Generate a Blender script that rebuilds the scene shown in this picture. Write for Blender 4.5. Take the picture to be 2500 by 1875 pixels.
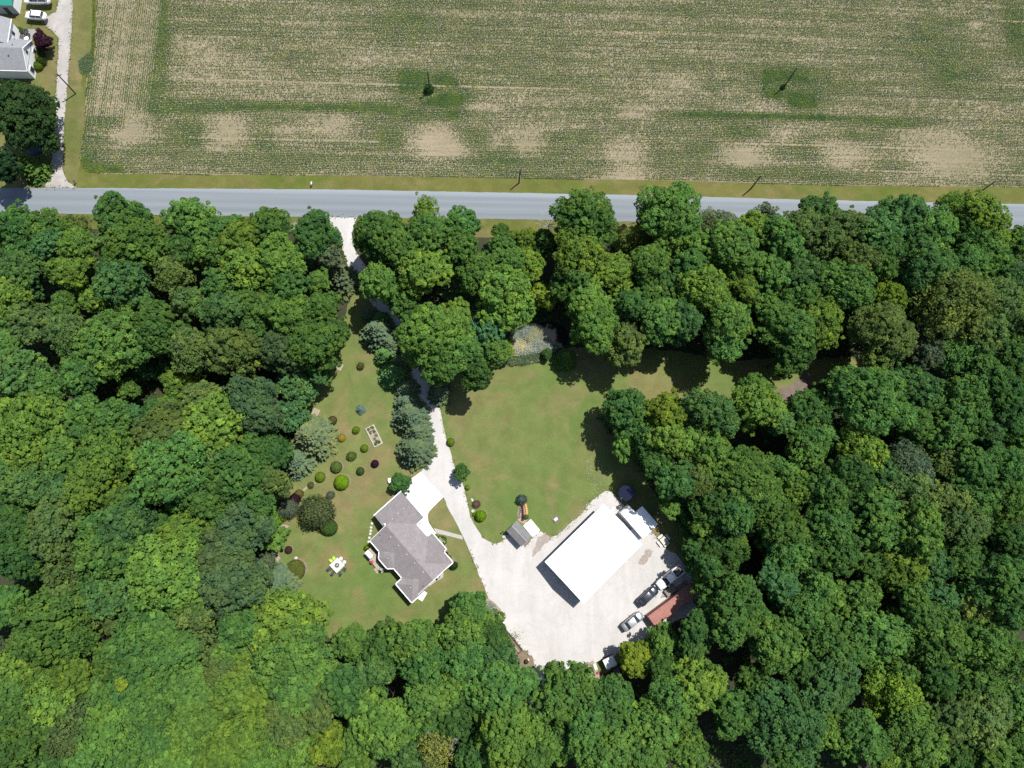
import bpy, bmesh, math, random
import numpy as np
from mathutils import Vector, Matrix, noise
from mathutils.geometry import tessellate_polygon

scene = bpy.context.scene
for o in list(bpy.data.objects):
    bpy.data.objects.remove(o, do_unlink=True)
COL = scene.collection
rng = np.random.default_rng(7)
random.seed(7)

# ------------------------------------------------------------------ camera
F_PX, CX, CY = 1733.0, 1250.0, 937.5          # focal length in photo pixels, principal point
NAD = (1180.0, 1290.0)                         # where straight-down falls in the frame
CAM_H = 145.0
_zc = Vector((-(NAD[0]-CX), (NAD[1]-CY), F_PX)).normalized()     # world up seen from the camera
_xc = (Vector((1, 0, 0)) - _zc * _zc.x).normalized()
_yc = _zc.cross(_xc)
R_WC = Matrix((_xc, _yc, _zc))                 # camera axes -> world axes
cam_data = bpy.data.cameras.new("camera")
cam = bpy.data.objects.new("camera", cam_data)
COL.objects.link(cam)
cam.matrix_world = Matrix.Translation((0, 0, CAM_H)) @ R_WC.to_4x4()
cam_data.sensor_width = 36.0
cam_data.lens = F_PX / 2500.0 * 36.0
cam_data.clip_start = 0.5
cam_data.clip_end = 5000.0
scene.camera = cam

# ------------------------------------------------------------------ light
SUN_EL = math.radians(66.0)
SUN_AZ = math.radians(49.0)                    # clockwise from +Y
SUN_DIR = Vector((math.sin(SUN_AZ)*math.cos(SUN_EL), math.cos(SUN_AZ)*math.cos(SUN_EL), math.sin(SUN_EL)))
world = bpy.data.worlds.new("World")
scene.world = world
world.use_nodes = True
wn = world.node_tree
sky = wn.nodes.new("ShaderNodeTexSky")
sky.sky_type = 'NISHITA'
sky.sun_disc = False
sky.sun_elevation = SUN_EL
sky.sun_rotation = SUN_AZ
wn.links.new(sky.outputs[0], wn.nodes["Background"].inputs[0])
wn.nodes["Background"].inputs[1].default_value = 0.088
sun_data = bpy.data.lights.new("sun", 'SUN')
sun_data.energy = 4.6
sun_data.angle = math.radians(0.53)
sun_data.color = (1.0, 0.965, 0.915)
sun = bpy.data.objects.new("sun", sun_data)
COL.objects.link(sun)
sun.rotation_euler = SUN_DIR.to_track_quat('Z', 'Y').to_euler()
sun.location = (0, 0, 200)
scene.view_settings.view_transform = 'Standard'
scene.view_settings.look = 'None'
scene.view_settings.exposure = 0.5
scene.view_settings.gamma = 1.0
scene.view_settings.use_curve_mapping = False
scene.render.engine = 'CYCLES'
scene.cycles.max_bounces = 6
scene.cycles.diffuse_bounces = 3
scene.cycles.transmission_bounces = 3
scene.cycles.transparent_max_bounces = 4
scene.cycles.use_denoising = False
scene.render.filter_size = 1.5

# ------------------------------------------------------------------ helpers
def G(u, v, z=0.0):
    """photo pixel -> world point at height z"""
    d = R_WC @ Vector(((u-CX), -(v-CY), -F_PX))
    t = (z - CAM_H) / d.z
    return Vector((0, 0, CAM_H)) + d * t

def PXM(u, v, z=0.0):
    """metres per photo pixel near a pixel at height z"""
    a = G(u-5, v, z); b = G(u+5, v, z)
    return (b-a).length / 10.0

def project(p):
    c = R_WC.transposed() @ (Vector(p) - Vector((0, 0, CAM_H)))
    return (CX + F_PX*c.x/-c.z, CY - F_PX*c.y/-c.z)

MATS = {}
def _new(name):
    m = bpy.data.materials.new(name)
    m.use_nodes = True
    nt = m.node_tree
    b = nt.nodes["Principled BSDF"]
    MATS[name] = m
    return m, nt, b

def _noise(nt, co, scale, detail=3.0, rough=0.6, dist=0.0):
    n = nt.nodes.new("ShaderNodeTexNoise")
    n.inputs["Scale"].default_value = scale
    n.inputs["Detail"].default_value = detail
    n.inputs["Roughness"].default_value = rough
    n.inputs["Distortion"].default_value = dist
    nt.links.new(co, n.inputs["Vector"])
    return n.outputs["Fac"]

def _ramp(nt, fac, stops):
    r = nt.nodes.new("ShaderNodeValToRGB")
    el = r.color_ramp.elements
    while len(el) < len(stops):
        el.new(0.5)
    for e, (p, c) in zip(el, stops):
        e.position = p
        e.color = (*c, 1.0) if len(c) == 3 else c
    nt.links.new(fac, r.inputs[0])
    return r.outputs[0]

def _mix(nt, fac, a, b, mode='MIX'):
    m = nt.nodes.new("ShaderNodeMix")
    m.data_type = 'RGBA'
    m.blend_type = mode
    for s, val in ((m.inputs[0], fac), (m.inputs[6], a), (m.inputs[7], b)):
        if isinstance(val, (int, float)):
            s.default_value = val
        elif isinstance(val, tuple):
            s.default_value = (*val, 1.0)
        else:
            nt.links.new(val, s)
    return m.outputs[2]

def _math(nt, op, a, b=0.0, clamp=False):
    m = nt.nodes.new("ShaderNodeMath")
    m.operation = op
    m.use_clamp = clamp
    for s, val in ((m.inputs[0], a), (m.inputs[1], b)):
        if isinstance(val, (int, float)):
            s.default_value = val
        else:
            nt.links.new(val, s)
    return m.outputs[0]

def _co(nt, kind="Object", scale=None, rot=0.0):
    t = nt.nodes.new("ShaderNodeTexCoord")
    out = t.outputs[kind]
    if scale or rot:
        mp = nt.nodes.new("ShaderNodeMapping")
        mp.inputs["Scale"].default_value = scale or (1, 1, 1)
        mp.inputs["Rotation"].default_value = (0, 0, rot)
        nt.links.new(out, mp.inputs["Vector"])
        out = mp.outputs[0]
    return out

def nmat(name, c1, c2=None, scale=3.0, rough=0.8, metal=0.0, spec=0.3, bump=0.0, fine=None):
    """a surface whose colour wanders between two tones"""
    m, nt, b = _new(name)
    b.inputs["Roughness"].default_value = rough
    b.inputs["Metallic"].default_value = metal
    b.inputs["Specular IOR Level"].default_value = spec
    if c2 is None:
        c2 = tuple(min(1, x*0.82) for x in c1)
    co = _co(nt)
    f = _noise(nt, co, scale, 4.0)
    col = _ramp(nt, f, [(0.3, c1), (0.7, c2)])
    if fine:
        f2 = _noise(nt, co, fine, 2.0)
        col = _mix(nt, 0.5, col, _ramp(nt, f2, [(0.35, (0.55,)*3), (0.65, (1.0,)*3)]), 'MULTIPLY')
    nt.links.new(col, b.inputs["Base Color"])
    if bump:
        bn = nt.nodes.new("ShaderNodeBump")
        bn.inputs["Strength"].default_value = bump
        bn.inputs["Distance"].default_value = 0.05
        nt.links.new(_noise(nt, co, scale*6, 3.0), bn.inputs["Height"])
        nt.links.new(bn.outputs[0], b.inputs["Normal"])
    return m

class MB:
    """collects shapes into one mesh"""
    def __init__(self):
        self.v = []; self.f = []
    def add(self, vs, fs):
        o = len(self.v)
        self.v += [tuple(p) for p in vs]
        self.f += [tuple(i+o for i in f) for f in fs]
        return self
    def box(self, c, s, rz=0.0, taper=1.0):
        x, y, z = s[0]/2, s[1]/2, s[2]/2
        cs, sn = math.cos(rz), math.sin(rz)
        vs = []
        for zz, t in ((-z, 1.0), (z, taper)):
            for xx, yy in ((-x, -y), (x, -y), (x, y), (-x, y)):
                xx *= t; yy *= t
                vs.append((c[0]+xx*cs-yy*sn, c[1]+xx*sn+yy*cs, c[2]+zz))
        return self.add(vs, [(3,2,1,0), (4,5,6,7), (0,1,5,4), (1,2,6,5), (2,3,7,6), (3,0,4,7)])
    def prism(self, poly, z0, z1):
        n = len(poly)
        if sum(poly[i][0]*poly[(i+1) % n][1]-poly[(i+1) % n][0]*poly[i][1] for i in range(n)) < 0:
            poly = poly[::-1]
        vs = [(p[0], p[1], z0) for p in poly] + [(p[0], p[1], z1) for p in poly]
        fs = [tuple(range(n-1, -1, -1)), tuple(range(n, 2*n))]
        fs += [(i, (i+1) % n, n+(i+1) % n, n+i) for i in range(n)]
        return self.add(vs, fs)
    def tube(self, pts, rad, n=6, cap=True):
        pts = [Vector(p) for p in pts]
        if not isinstance(rad, (list, tuple)):
            rad = [rad]*len(pts)
        vs = []
        for i, p in enumerate(pts):
            d = (pts[min(i+1, len(pts)-1)] - pts[max(i-1, 0)]).normalized()
            a = d.orthogonal().normalized() if abs(d.z) < 0.95 else (Vector((1, 0, 0)) - d*d.x).normalized()
            b = d.cross(a)
            for k in range(n):
                t = 2*math.pi*k/n
                vs.append(p + (a*math.cos(t)+b*math.sin(t))*rad[i])
        fs = []
        for i in range(len(pts)-1):
            for k in range(n):
                k2 = (k+1) % n
                fs.append((i*n+k, i*n+k2, (i+1)*n+k2, (i+1)*n+k))
        if cap:
            fs.append(tuple(range(n-1, -1, -1)))
            fs.append(tuple((len(pts)-1)*n+k for k in range(n)))
        return self.add(vs, fs)
    def lathe(self, prof, c=(0, 0, 0), n=16, sx=1.0, sy=1.0, cap=True):
        vs = []; fs = []
        for r, z in prof:
            for k in range(n):
                t = 2*math.pi*k/n
                vs.append((c[0]+r*sx*math.cos(t), c[1]+r*sy*math.sin(t), c[2]+z))
        for i in range(len(prof)-1):
            for k in range(n):
                k2 = (k+1) % n
                fs.append((i*n+k, i*n+k2, (i+1)*n+k2, (i+1)*n+k))
        if cap:
            fs.append(tuple(range(n-1, -1, -1)))
            fs.append(tuple((len(prof)-1)*n+k for k in range(n)))
        return self.add(vs, fs)
    def build(self, name, mat, parent=None, smooth=False, kind=None):
        me = bpy.data.meshes.new(name)
        me.from_pydata(self.v, [], self.f)
        me.update()
        return link(name, me, mat, parent, smooth, kind)

def link(name, me, mat, parent=None, smooth=False, kind=None):
    if mat is not None:
        me.materials.append(mat if not isinstance(mat, str) else MATS[mat])
    if smooth:
        me.polygons.foreach_set("use_smooth", [True]*len(me.polygons))
    o = bpy.data.objects.new(name, me)
    COL.objects.link(o)
    if parent is not None:
        o.parent = parent
    if kind:
        o["kind"] = kind
    return o

def tag(o, label, cat, group=None):
    o["label"] = label
    o["category"] = cat
    if group:
        o["group"] = group
    return o

def thing(name, label, cat, loc, rz=0.0, group=None):
    o = bpy.data.objects.new(name, None)
    o.empty_display_size = 0.3
    COL.objects.link(o)
    o.location = loc
    o.rotation_euler = (0, 0, rz)
    return tag(o, label, cat, group)

def copy_thing(o, label, loc, rz=0.0, parent=None):
    c = o.copy()
    COL.objects.link(c)
    c.parent = parent
    if parent is None:
        c.location = loc
        c.rotation_euler = (0, 0, rz)
        c["label"] = label
    for ch in list(o.children):
        copy_thing(ch, None, None, 0, c)
    return c

def inside(p, poly):
    x, y = p[0], p[1]
    r = False
    j = len(poly)-1
    for i in range(len(poly)):
        xi, yi = poly[i][0], poly[i][1]
        xj, yj = poly[j][0], poly[j][1]
        if (yi > y) != (yj > y) and x < (xj-xi)*(y-yi)/(yj-yi)+xi:
            r = not r
        j = i
    return r

def W(poly, z=0.0):
    return [G(u, v, z) for u, v in poly]

def smooth_poly(pts, it=2):
    for _ in range(it):
        q = []
        for i in range(len(pts)):
            a, b = pts[i], pts[(i+1) % len(pts)]
            q += [a*0.75+b*0.25, a*0.25+b*0.75]
        pts = q
    return pts

def ragged(pts, jit, step, seed=0.0):
    out = []
    n = len(pts)
    for i in range(n):
        a, b = pts[i], pts[(i+1) % n]
        L = (b-a).length
        k = max(1, int(L/step))
        nrm = Vector((-(b-a).y, (b-a).x, 0)).normalized() if L > 1e-6 else Vector((0, 0, 0))
        for j in range(k):
            p = a.lerp(b, j/k)
            d = noise.noise(Vector((p.x*0.5+seed, p.y*0.5, seed)))*0.9 + noise.noise(Vector((p.x*1.9, p.y*1.9+seed, seed)))*0.7
            out.append(p + nrm*d*jit)
    return out

def sheet(name, px, z, mat, jit=0.25, step=0.5, sm=0, kind="structure", parent=None):
    pts = W(px) if not isinstance(px[0], Vector) else px
    if sm:
        pts = smooth_poly(pts, sm)
    if jit:
        pts = ragged(pts, jit, step, seed=len(name)*3.7)
    vs = [(p.x, p.y, z) for p in pts]
    tri = tessellate_polygon([[Vector(v) for v in vs]])
    me = bpy.data.meshes.new(name)
    fs = []
    for t in tri:
        a, b, c = (Vector(vs[i]) for i in t)
        fs.append(t if (b-a).cross(c-a).z > 0 else (t[0], t[2], t[1]))
    me.from_pydata(vs, [], fs)
    me.update()
    return link(name, me, mat, parent, kind=kind)

def frame(A, B, D, z):
    """A->B local x, A->D local y from three photo corners at height z: centre, angle, lx, ly"""
    a, b, d = G(*A, z), G(*B, z), G(*D, z)
    ex = b-a
    ang = math.atan2(ex.y, ex.x)
    n = Vector((-math.sin(ang), math.cos(ang), 0))
    ly = (d-a).dot(n)
    c = a + ex*0.5 + n*ly*0.5
    return Vector((c.x, c.y, 0)), ang, ex.length, abs(ly)

# ------------------------------------------------------------------ ground materials
def grass_mat(name, green, olive, brown, dry=0.5, seed=0.0, fine=0.35):
    m, nt, b = _new(name)
    b.inputs["Roughness"].default_value = 0.95
    b.inputs["Specular IOR Level"].default_value = 0.1
    mp = nt.nodes.new("ShaderNodeMapping")
    mp.inputs["Location"].default_value = (seed, seed*0.7, 0)
    nt.links.new(_co(nt), mp.inputs["Vector"])
    co = mp.outputs[0]
    big = _noise(nt, co, 0.055, 4.0, 0.55, 0.6)
    mid = _noise(nt, co, 0.33, 4.0, 0.6, 0.4)
    col = _ramp(nt, big, [(0.36, green), (0.62, olive)])
    f = _math(nt, 'MULTIPLY', _ramp(nt, _noise(nt, co, 0.085, 5.0, 0.65, 1.0), [(dry, (0, 0, 0)), (dry+0.2, (1, 1, 1))]), 0.75)
    col = _mix(nt, f, col, brown)
    col = _mix(nt, 0.55, col, _ramp(nt, mid, [(0.3, (0.7, 0.74, 0.7)), (0.7, (1.22, 1.2, 1.2))]), 'MULTIPLY')
    fi = _noise(nt, co, 3.2, 4.0, 0.75)
    col = _mix(nt, fine, col, _ramp(nt, fi, [(0.3, (0.5, 0.55, 0.5)), (0.7, (1.45, 1.4, 1.4))]), 'MULTIPLY')
    nt.links.new(col, b.inputs["Base Color"])
    bn = nt.nodes.new("ShaderNodeBump")
    bn.inputs["Strength"].default_value = 0.5
    bn.inputs["Distance"].default_value = 0.08
    nt.links.new(_noise(nt, co, 5.0, 3.0, 0.7), bn.inputs["Height"])
    nt.links.new(bn.outputs[0], b.inputs["Normal"])
    return m

grass_mat("lawn_grass", (0.102, 0.148, 0.040), (0.136, 0.154, 0.052), (0.205, 0.150, 0.078), 0.465)
grass_mat("verge_grass", (0.092, 0.115, 0.024), (0.122, 0.120, 0.036), (0.18, 0.14, 0.07), 0.47, 40.0, 0.5)
grass_mat("dry_grass", (0.098, 0.118, 0.034), (0.130, 0.128, 0.046), (0.19, 0.15, 0.078), 0.48, 80.0, 0.5)
nmat("forest_soil", (0.030, 0.040, 0.018), (0.050, 0.046, 0.026), 0.4, 0.95, fine=3.0, bump=0.4)

def gravel_mat(name, c1, c2, stain):
    m, nt, b = _new(name)
    b.inputs["Roughness"].default_value = 0.9
    b.inputs["Specular IOR Level"].default_value = 0.2
    co = _co(nt)
    col = _ramp(nt, _noise(nt, co, 0.16, 5.0, 0.6, 0.8), [(0.35, c1), (0.68, c2)])
    st = _ramp(nt, _noise(nt, co, 0.30, 6.0, 0.72, 1.4), [(0.50, (0, 0, 0)), (0.78, (1, 1, 1))])
    col = _mix(nt, _math(nt, 'MULTIPLY', st, 0.6), col, stain)
    trk = _ramp(nt, _noise(nt, _co(nt, "Object", (0.5, 0.07, 1.0), 0.45), 1.0, 3.0, 0.5, 0.7), [(0.35, (0.945, 0.94, 0.925)), (0.6, (1.03, 1.03, 1.03))])
    col = _mix(nt, 0.9, col, trk, 'MULTIPLY')
    col = _mix(nt, 0.5, col, _ramp(nt, _noise(nt, co, 6.0, 3.0, 0.8), [(0.3, (0.72,)*3), (0.7, (1.2,)*3)]), 'MULTIPLY')
    nt.links.new(col, b.inputs["Base Color"])
    bn = nt.nodes.new("ShaderNodeBump")
    bn.inputs["Strength"].default_value = 0.35
    bn.inputs["Distance"].default_value = 0.04
    nt.links.new(_noise(nt, co, 9.0, 2.0, 0.8), bn.inputs["Height"])
    nt.links.new(bn.outputs[0], b.inputs["Normal"])
    return m
gravel_mat("gravel", (0.475, 0.461, 0.445), (0.425, 0.410, 0.392), (0.36, 0.335, 0.305))
gravel_mat("gravel_old", (0.38, 0.365, 0.345), (0.31, 0.29, 0.27), (0.225, 0.195, 0.16))

# worn chip-seal: long streaks along the wheel tracks
m, nt, b = _new("road_surface")
b.inputs["Roughness"].default_value = 0.85
co = _co(nt)
co2 = _co(nt, "Object", (0.02, 0.85, 1.0))
col = _ramp(nt, _noise(nt, co2, 1.0, 3.0, 0.5), [(0.3, (0.152, 0.174, 0.192)), (0.7, (0.184, 0.207, 0.226))])
sx = nt.nodes.new("ShaderNodeSeparateXYZ"); nt.links.new(co, sx.inputs[0])
trk = nt.nodes.new("ShaderNodeMapRange")
trk.inputs["From Min"].default_value = 65.0; trk.inputs["From Max"].default_value = 73.0
nt.links.new(sx.outputs[1], trk.inputs[0])
tracks = _ramp(nt, trk.outputs[0], [(0.05, (1.25, 1.22, 1.2)), (0.13, (1.02,)*3), (0.3, (0.9,)*3), (0.42, (1.06,)*3), (0.55, (0.93,)*3), (0.66, (1.04,)*3), (0.78, (1.0,)*3), (0.84, (1.22,)*3), (0.95, (1.3,)*3)])
col = _mix(nt, 1.0, col, tracks, 'MULTIPLY')
col = _mix(nt, 0.3, col, _ramp(nt, _noise(nt, co, 4.0, 4.0, 0.8), [(0.3, (0.75,)*3), (0.7, (1.15,)*3)]), 'MULTIPLY')
nt.links.new(col, b.inputs["Base Color"])

nmat("concrete", (0.66, 0.66, 0.645), (0.60, 0.60, 0.585), 0.8, 0.8, fine=None)
nmat("walk_concrete", (0.37, 0.36, 0.325), (0.32, 0.31, 0.28), 1.5, 0.85)
nmat("bare_soil", (0.23, 0.175, 0.12), (0.18, 0.135, 0.09), 1.4, 0.95, fine=6.0, bump=0.4)
nmat("sand_soil", (0.345, 0.285, 0.225), (0.295, 0.24, 0.185), 1.4, 0.95, fine=6.0)
nmat("dark_soil", (0.14, 0.11, 0.09), (0.19, 0.15, 0.12), 0.9, 0.95, fine=3.0)
nmat("stain_soil", (0.36, 0.315, 0.275), (0.28, 0.24, 0.205), 1.2, 0.95, fine=3.0)
nmat("mulch", (0.24, 0.19, 0.14), (0.18, 0.14, 0.10), 2.5, 0.95, fine=8.0)
nmat("pond_water", (0.010, 0.014, 0.016), (0.014, 0.018, 0.018), 0.8, 0.08, spec=0.5)

# field soil with straw
m, nt, b = _new("field_soil")
b.inputs["Roughness"].default_value = 0.95
b.inputs["Specular IOR Level"].default_value = 0.1
co = _co(nt)
col = _ramp(nt, _noise(nt, co, 0.05, 5.0, 0.6, 0.4), [(0.34, (0.192, 0.170, 0.112)), (0.66, (0.262, 0.222, 0.164))])
cor = _co(nt, "Object", (0.10, 1.6, 1.0))
col = _mix(nt, 0.7, col, _ramp(nt, _noise(nt, cor, 1.0, 4.0, 0.7), [(0.3, (0.68, 0.72, 0.66)), (0.7, (1.28, 1.24, 1.2))]), 'MULTIPLY')
col = _mix(nt, 0.7, col, _ramp(nt, _noise(nt, co, 4.5, 3.0, 0.8), [(0.3, (0.55, 0.56, 0.52)), (0.7, (1.4, 1.37, 1.3))]), 'MULTIPLY')
nt.links.new(col, b.inputs["Base Color"])

# ------------------------------------------------------------------ ground sheets
ROAD_TOP = [(-600, 454), (0, 459), (420, 460), (830, 463), (1250, 471), (1600, 477), (1900, 486), (2200, 493), (2480, 498), (3100, 514)]
ROAD_BOT = [(3100, 578), (2480, 560), (2090, 550), (1800, 545), (1530, 541), (1210, 535), (830, 531), (400, 525), (0, 520), (-600, 514)]
sheet("ground", [Vector((-900, -700, 0)), Vector((900, -700, 0)), Vector((900, 900, 0)), Vector((-900, 900, 0))], 0.0, "forest_soil", jit=0)
lawn_px = [(868, 700), (835, 800), (800, 880), (760, 950), (735, 1020), (735, 1120), (690, 1170), (665, 1230), (660, 1300), (650, 1390),
           (680, 1450), (730, 1490), (790, 1540), (840, 1590), (960, 1600), (1080, 1570), (1150, 1510), (1230, 1540), (1310, 1660), (1480, 1640),
           (1700, 1480), (1700, 1330), (1640, 1260), (1580, 1180), (1560, 1060), (1560, 985), (1700, 985), (1900, 1000), (2060, 975), (2160, 900),
           (2150, 870), (2030, 875), (1800, 880), (1600, 850), (1420, 850), (1300, 850), (1180, 880), (1080, 930), (1000, 880), (930, 760)]
sheet("lawn", lawn_px, 0.02, "lawn_grass", jit=0.5, step=0.8)
verge_px = [(-600, 330), (150, 330), (160, 200), (232, 20), (240, -120), (420, -120), (420, 412), (1200, 415), (3100, 445)] + [(u, v+1) for u, v in ROAD_TOP[::-1]]
sheet("roadside_verge", verge_px, 0.012, "verge_grass", jit=0)
sheet("yard_grass", [(-600, -150), (239, -150), (228, 120), (192, 150), (207, 240), (196, 370), (190, 456), (0, 459), (-600, 454)], 0.02, "dry_grass", jit=0.5)
sheet("woodland_verge", [(-600, 512)] + [(u, v-1) for u, v in ROAD_BOT[::-1][1:]] + [(3100, 640), (2480, 600), (1800, 580), (1200, 580), (800, 560), (0, 556), (-600, 560)], 0.014, "verge_grass", jit=0.4, step=0.8)
FIELD_L = [(237, -200), (236, 0), (234, 80), (230, 150), (212, 175), (210, 235), (208, 290), (199, 355), (196, 385), (203, 405), (216, 419), (243, 424)]
FIELD_B = [(310, 425), (560, 427), (830, 428), (1250, 435), (1650, 441), (2000, 452), (2480, 457), (3100, 470)]
fpts = W(FIELD_L + FIELD_B)
fpts += [Vector((330, fpts[-1].y, 0)), Vector((330, 420, 0)), Vector((fpts[0].x-25, 420, 0))]
sheet("crop_field", fpts, 0.03, "field_soil", jit=0.15, step=0.6)
sheet("road", ROAD_TOP + ROAD_BOT, 0.05, "road_surface", jit=0.10, step=0.7)
drive_px = [(778, 530), (872, 530), (858, 570), (866, 610), (900, 660), (940, 715), (985, 765), (1012, 820), (1040, 890), (1062, 950), (1073, 994), (1088, 1068), (1103, 1114), (1115, 1152), (1134, 1190), (1143, 1235),
            (1147, 1262), (1160, 1283), (1179, 1313), (1206, 1327), (1225, 1322), (1245, 1302), (1285, 1330), (1310, 1300), (1322, 1297), (1341, 1312), (1362, 1306), (1392, 1279), (1422, 1253), (1443, 1223),
            (1460, 1210), (1478, 1199), (1491, 1201), (1512, 1223), (1530, 1240), (1565, 1270), (1592, 1300), (1608, 1320), (1628, 1342), (1651, 1352), (1668, 1373), (1700, 1410), (1720, 1450), (1690, 1500),
            (1625, 1525), (1590, 1548), (1560, 1572), (1534, 1582), (1500, 1600), (1472, 1606), (1446, 1622), (1416, 1634), (1370, 1650), (1340, 1665), (1330, 1700), (1330, 1760), (1275, 1770), (1280, 1710), (1306, 1650), (1304, 1631),
            (1302, 1608), (1297, 1595), (1287, 1589), (1277, 1587), (1255, 1560), (1234, 1534), (1230, 1516), (1222, 1492), (1202, 1480), (1187, 1446), (1172, 1408), (1157, 1370), (1134, 1317), (1119, 1287), (1096, 1245), (1083, 1213),
            (1060, 1190), (1027, 1152), (1054, 1114), (1039, 1057), (1035, 1000), (1016, 954), (1004, 910), (985, 850), (955, 795), (910, 745), (880, 700), (850, 650), (832, 600), (812, 560)]
sheet("driveway", drive_px, 0.04, "gravel", jit=0.16, step=0.5)
ndrive_px = [(150, -140), (181, -140), (177, 0), (175, 76), (167, 190), (158, 285), (154, 380), (154, 418), (163, 441), (186, 458), (97, 457), (114, 429), (123, 399), (133, 342), (137, 228), (140, 171), (144, 95), (129, 76), (114, 64), (108, 55), (112, 38), (136, 30), (144, 0)]
sheet("neighbour_drive", ndrive_px, 0.034, "gravel_old", jit=0.16, step=0.5)
def c4(pts):   # house crop -> photo pixels
    return [(860+x*0.229, 1120+y*0.229) for x, y in pts]
sheet("concrete_apron", c4([(730, 140), (620, 220), (500, 335), (560, 560), (700, 780), (800, 870), (850, 812), (895, 797), (850, 735), (815, 680), (803, 620), (808, 585), (822, 560), (870, 508), (975, 405)]), 0.075, "concrete", jit=0)
sheet("walkway", c4([(868, 738), (1000, 772), (1172, 820), (1180, 862), (990, 815), (893, 792)]), 0.066, "walk_concrete", jit=0.03)
sheet("dirt_patch", [(1893, 952), (1925, 940), (1950, 925), (1970, 905), (1985, 912), (1980, 935), (2000, 945), (1975, 965), (1930, 978), (1900, 975)], 0.03, "dark_soil", jit=0.5, sm=1)
def r7(pts):
    return [(660+x*0.1808, 1150+y*0.1808) for x, y in pts]
sheet("dirt_patch", r7([(60, 700), (250, 735), (260, 790), (230, 850), (200, 930), (60, 960)]), 0.03, "sand_soil", jit=0.25, sm=1)
sheet("dirt_patch", r7([(-40, 1080), (100, 1090), (120, 1170), (190, 1250), (215, 1330), (170, 1340), (90, 1260), (0, 1290), (-40, 1200)]), 0.03, "sand_soil", jit=0.25, sm=1)
sheet("dirt_patch", r7([(560, 170), (600, 140), (610, 175), (500, 240), (440, 300), (350, 400), (300, 470), (250, 560), (0, 600), (-20, 520), (200, 420), (330, 330), (430, 250)]), 0.026, "sand_soil", jit=0.3, sm=1)
sheet("dirt_patch", r7([(380, 470), (440, 400), (480, 385), (460, 470), (400, 560), (360, 570)]), 0.026, "sand_soil", jit=0.25, sm=1)
def r2(pts):
    return [(1210+x*0.1025, 1490+y*0.1025) for x, y in pts]
sheet("planting_bed", r2([(650, 960), (760, 980), (850, 1060), (910, 1200), (900, 1420), (700, 1600), (500, 1500), (380, 1200), (430, 950), (200, 560), (180, 480), (230, 430)]), 0.052, "bare_soil", jit=0.15)
sheet("planting_bed", c4([(850, 810), (905, 795), (958, 805), (955, 850), (1000, 900), (1012, 965), (1060, 1030), (1112, 1095), (1112, 1150), (1060, 1165), (1000, 1120), (900, 950)]), 0.045, "mulch", jit=0.06)
sheet("concrete_slab", c4([(880, 1290), (960, 1205), (975, 1225), (968, 1265), (930, 1290), (900, 1300), (790, 1385), (775, 1370)]), 0.055, "walk_concrete", jit=0.02)
def r4(pts):
    return [(1130+x*0.1025, 1180+y*0.1025) for x, y in pts]
sheet("planting_bed", r4([(1335, 500), (1400, 470), (1490, 430), (1520, 520), (1555, 650), (1555, 850), (1500, 960), (1440, 965), (1310, 880), (1300, 740), (1320, 600)]), 0.048, "sand_soil", jit=0.05)
sheet("dirt_patch", [(1313, 1310), (1330, 1300), (1345, 1315), (1330, 1330), (1316, 1345), (1300, 1362), (1296, 1355), (1306, 1335)], 0.052, "stain_soil", jit=0.55, step=0.25)
sheet("dirt_patch", [(1557, 1375), (1580, 1340), (1595, 1345), (1590, 1360), (1570, 1378)], 0.052, "stain_soil", jit=0.5, step=0.25)
sheet("dirt_patch", [(1440, 1640), (1420, 1626), (1448, 1612), (1462, 1640), (1466, 1668), (1455, 1690), (1440, 1670)], 0.052, "sand_soil", jit=0.3)
def r6(pts):
    return [(1200+x*0.1085, 780+y*0.1085) for x, y in pts]
sheet("pond", r6([(420, 300), (900, 60), (1500, 60), (1750, 300), (1650, 640), (1450, 760), (700, 640), (420, 480)]), 0.05, "pond_water", jit=0.3, sm=1)
sheet("dirt_patch", [(1178, 1456), (1208, 1470), (1228, 1498), (1215, 1505), (1180, 1480), (1165, 1470)], 0.045, "sand_soil", jit=0.3)

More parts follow.
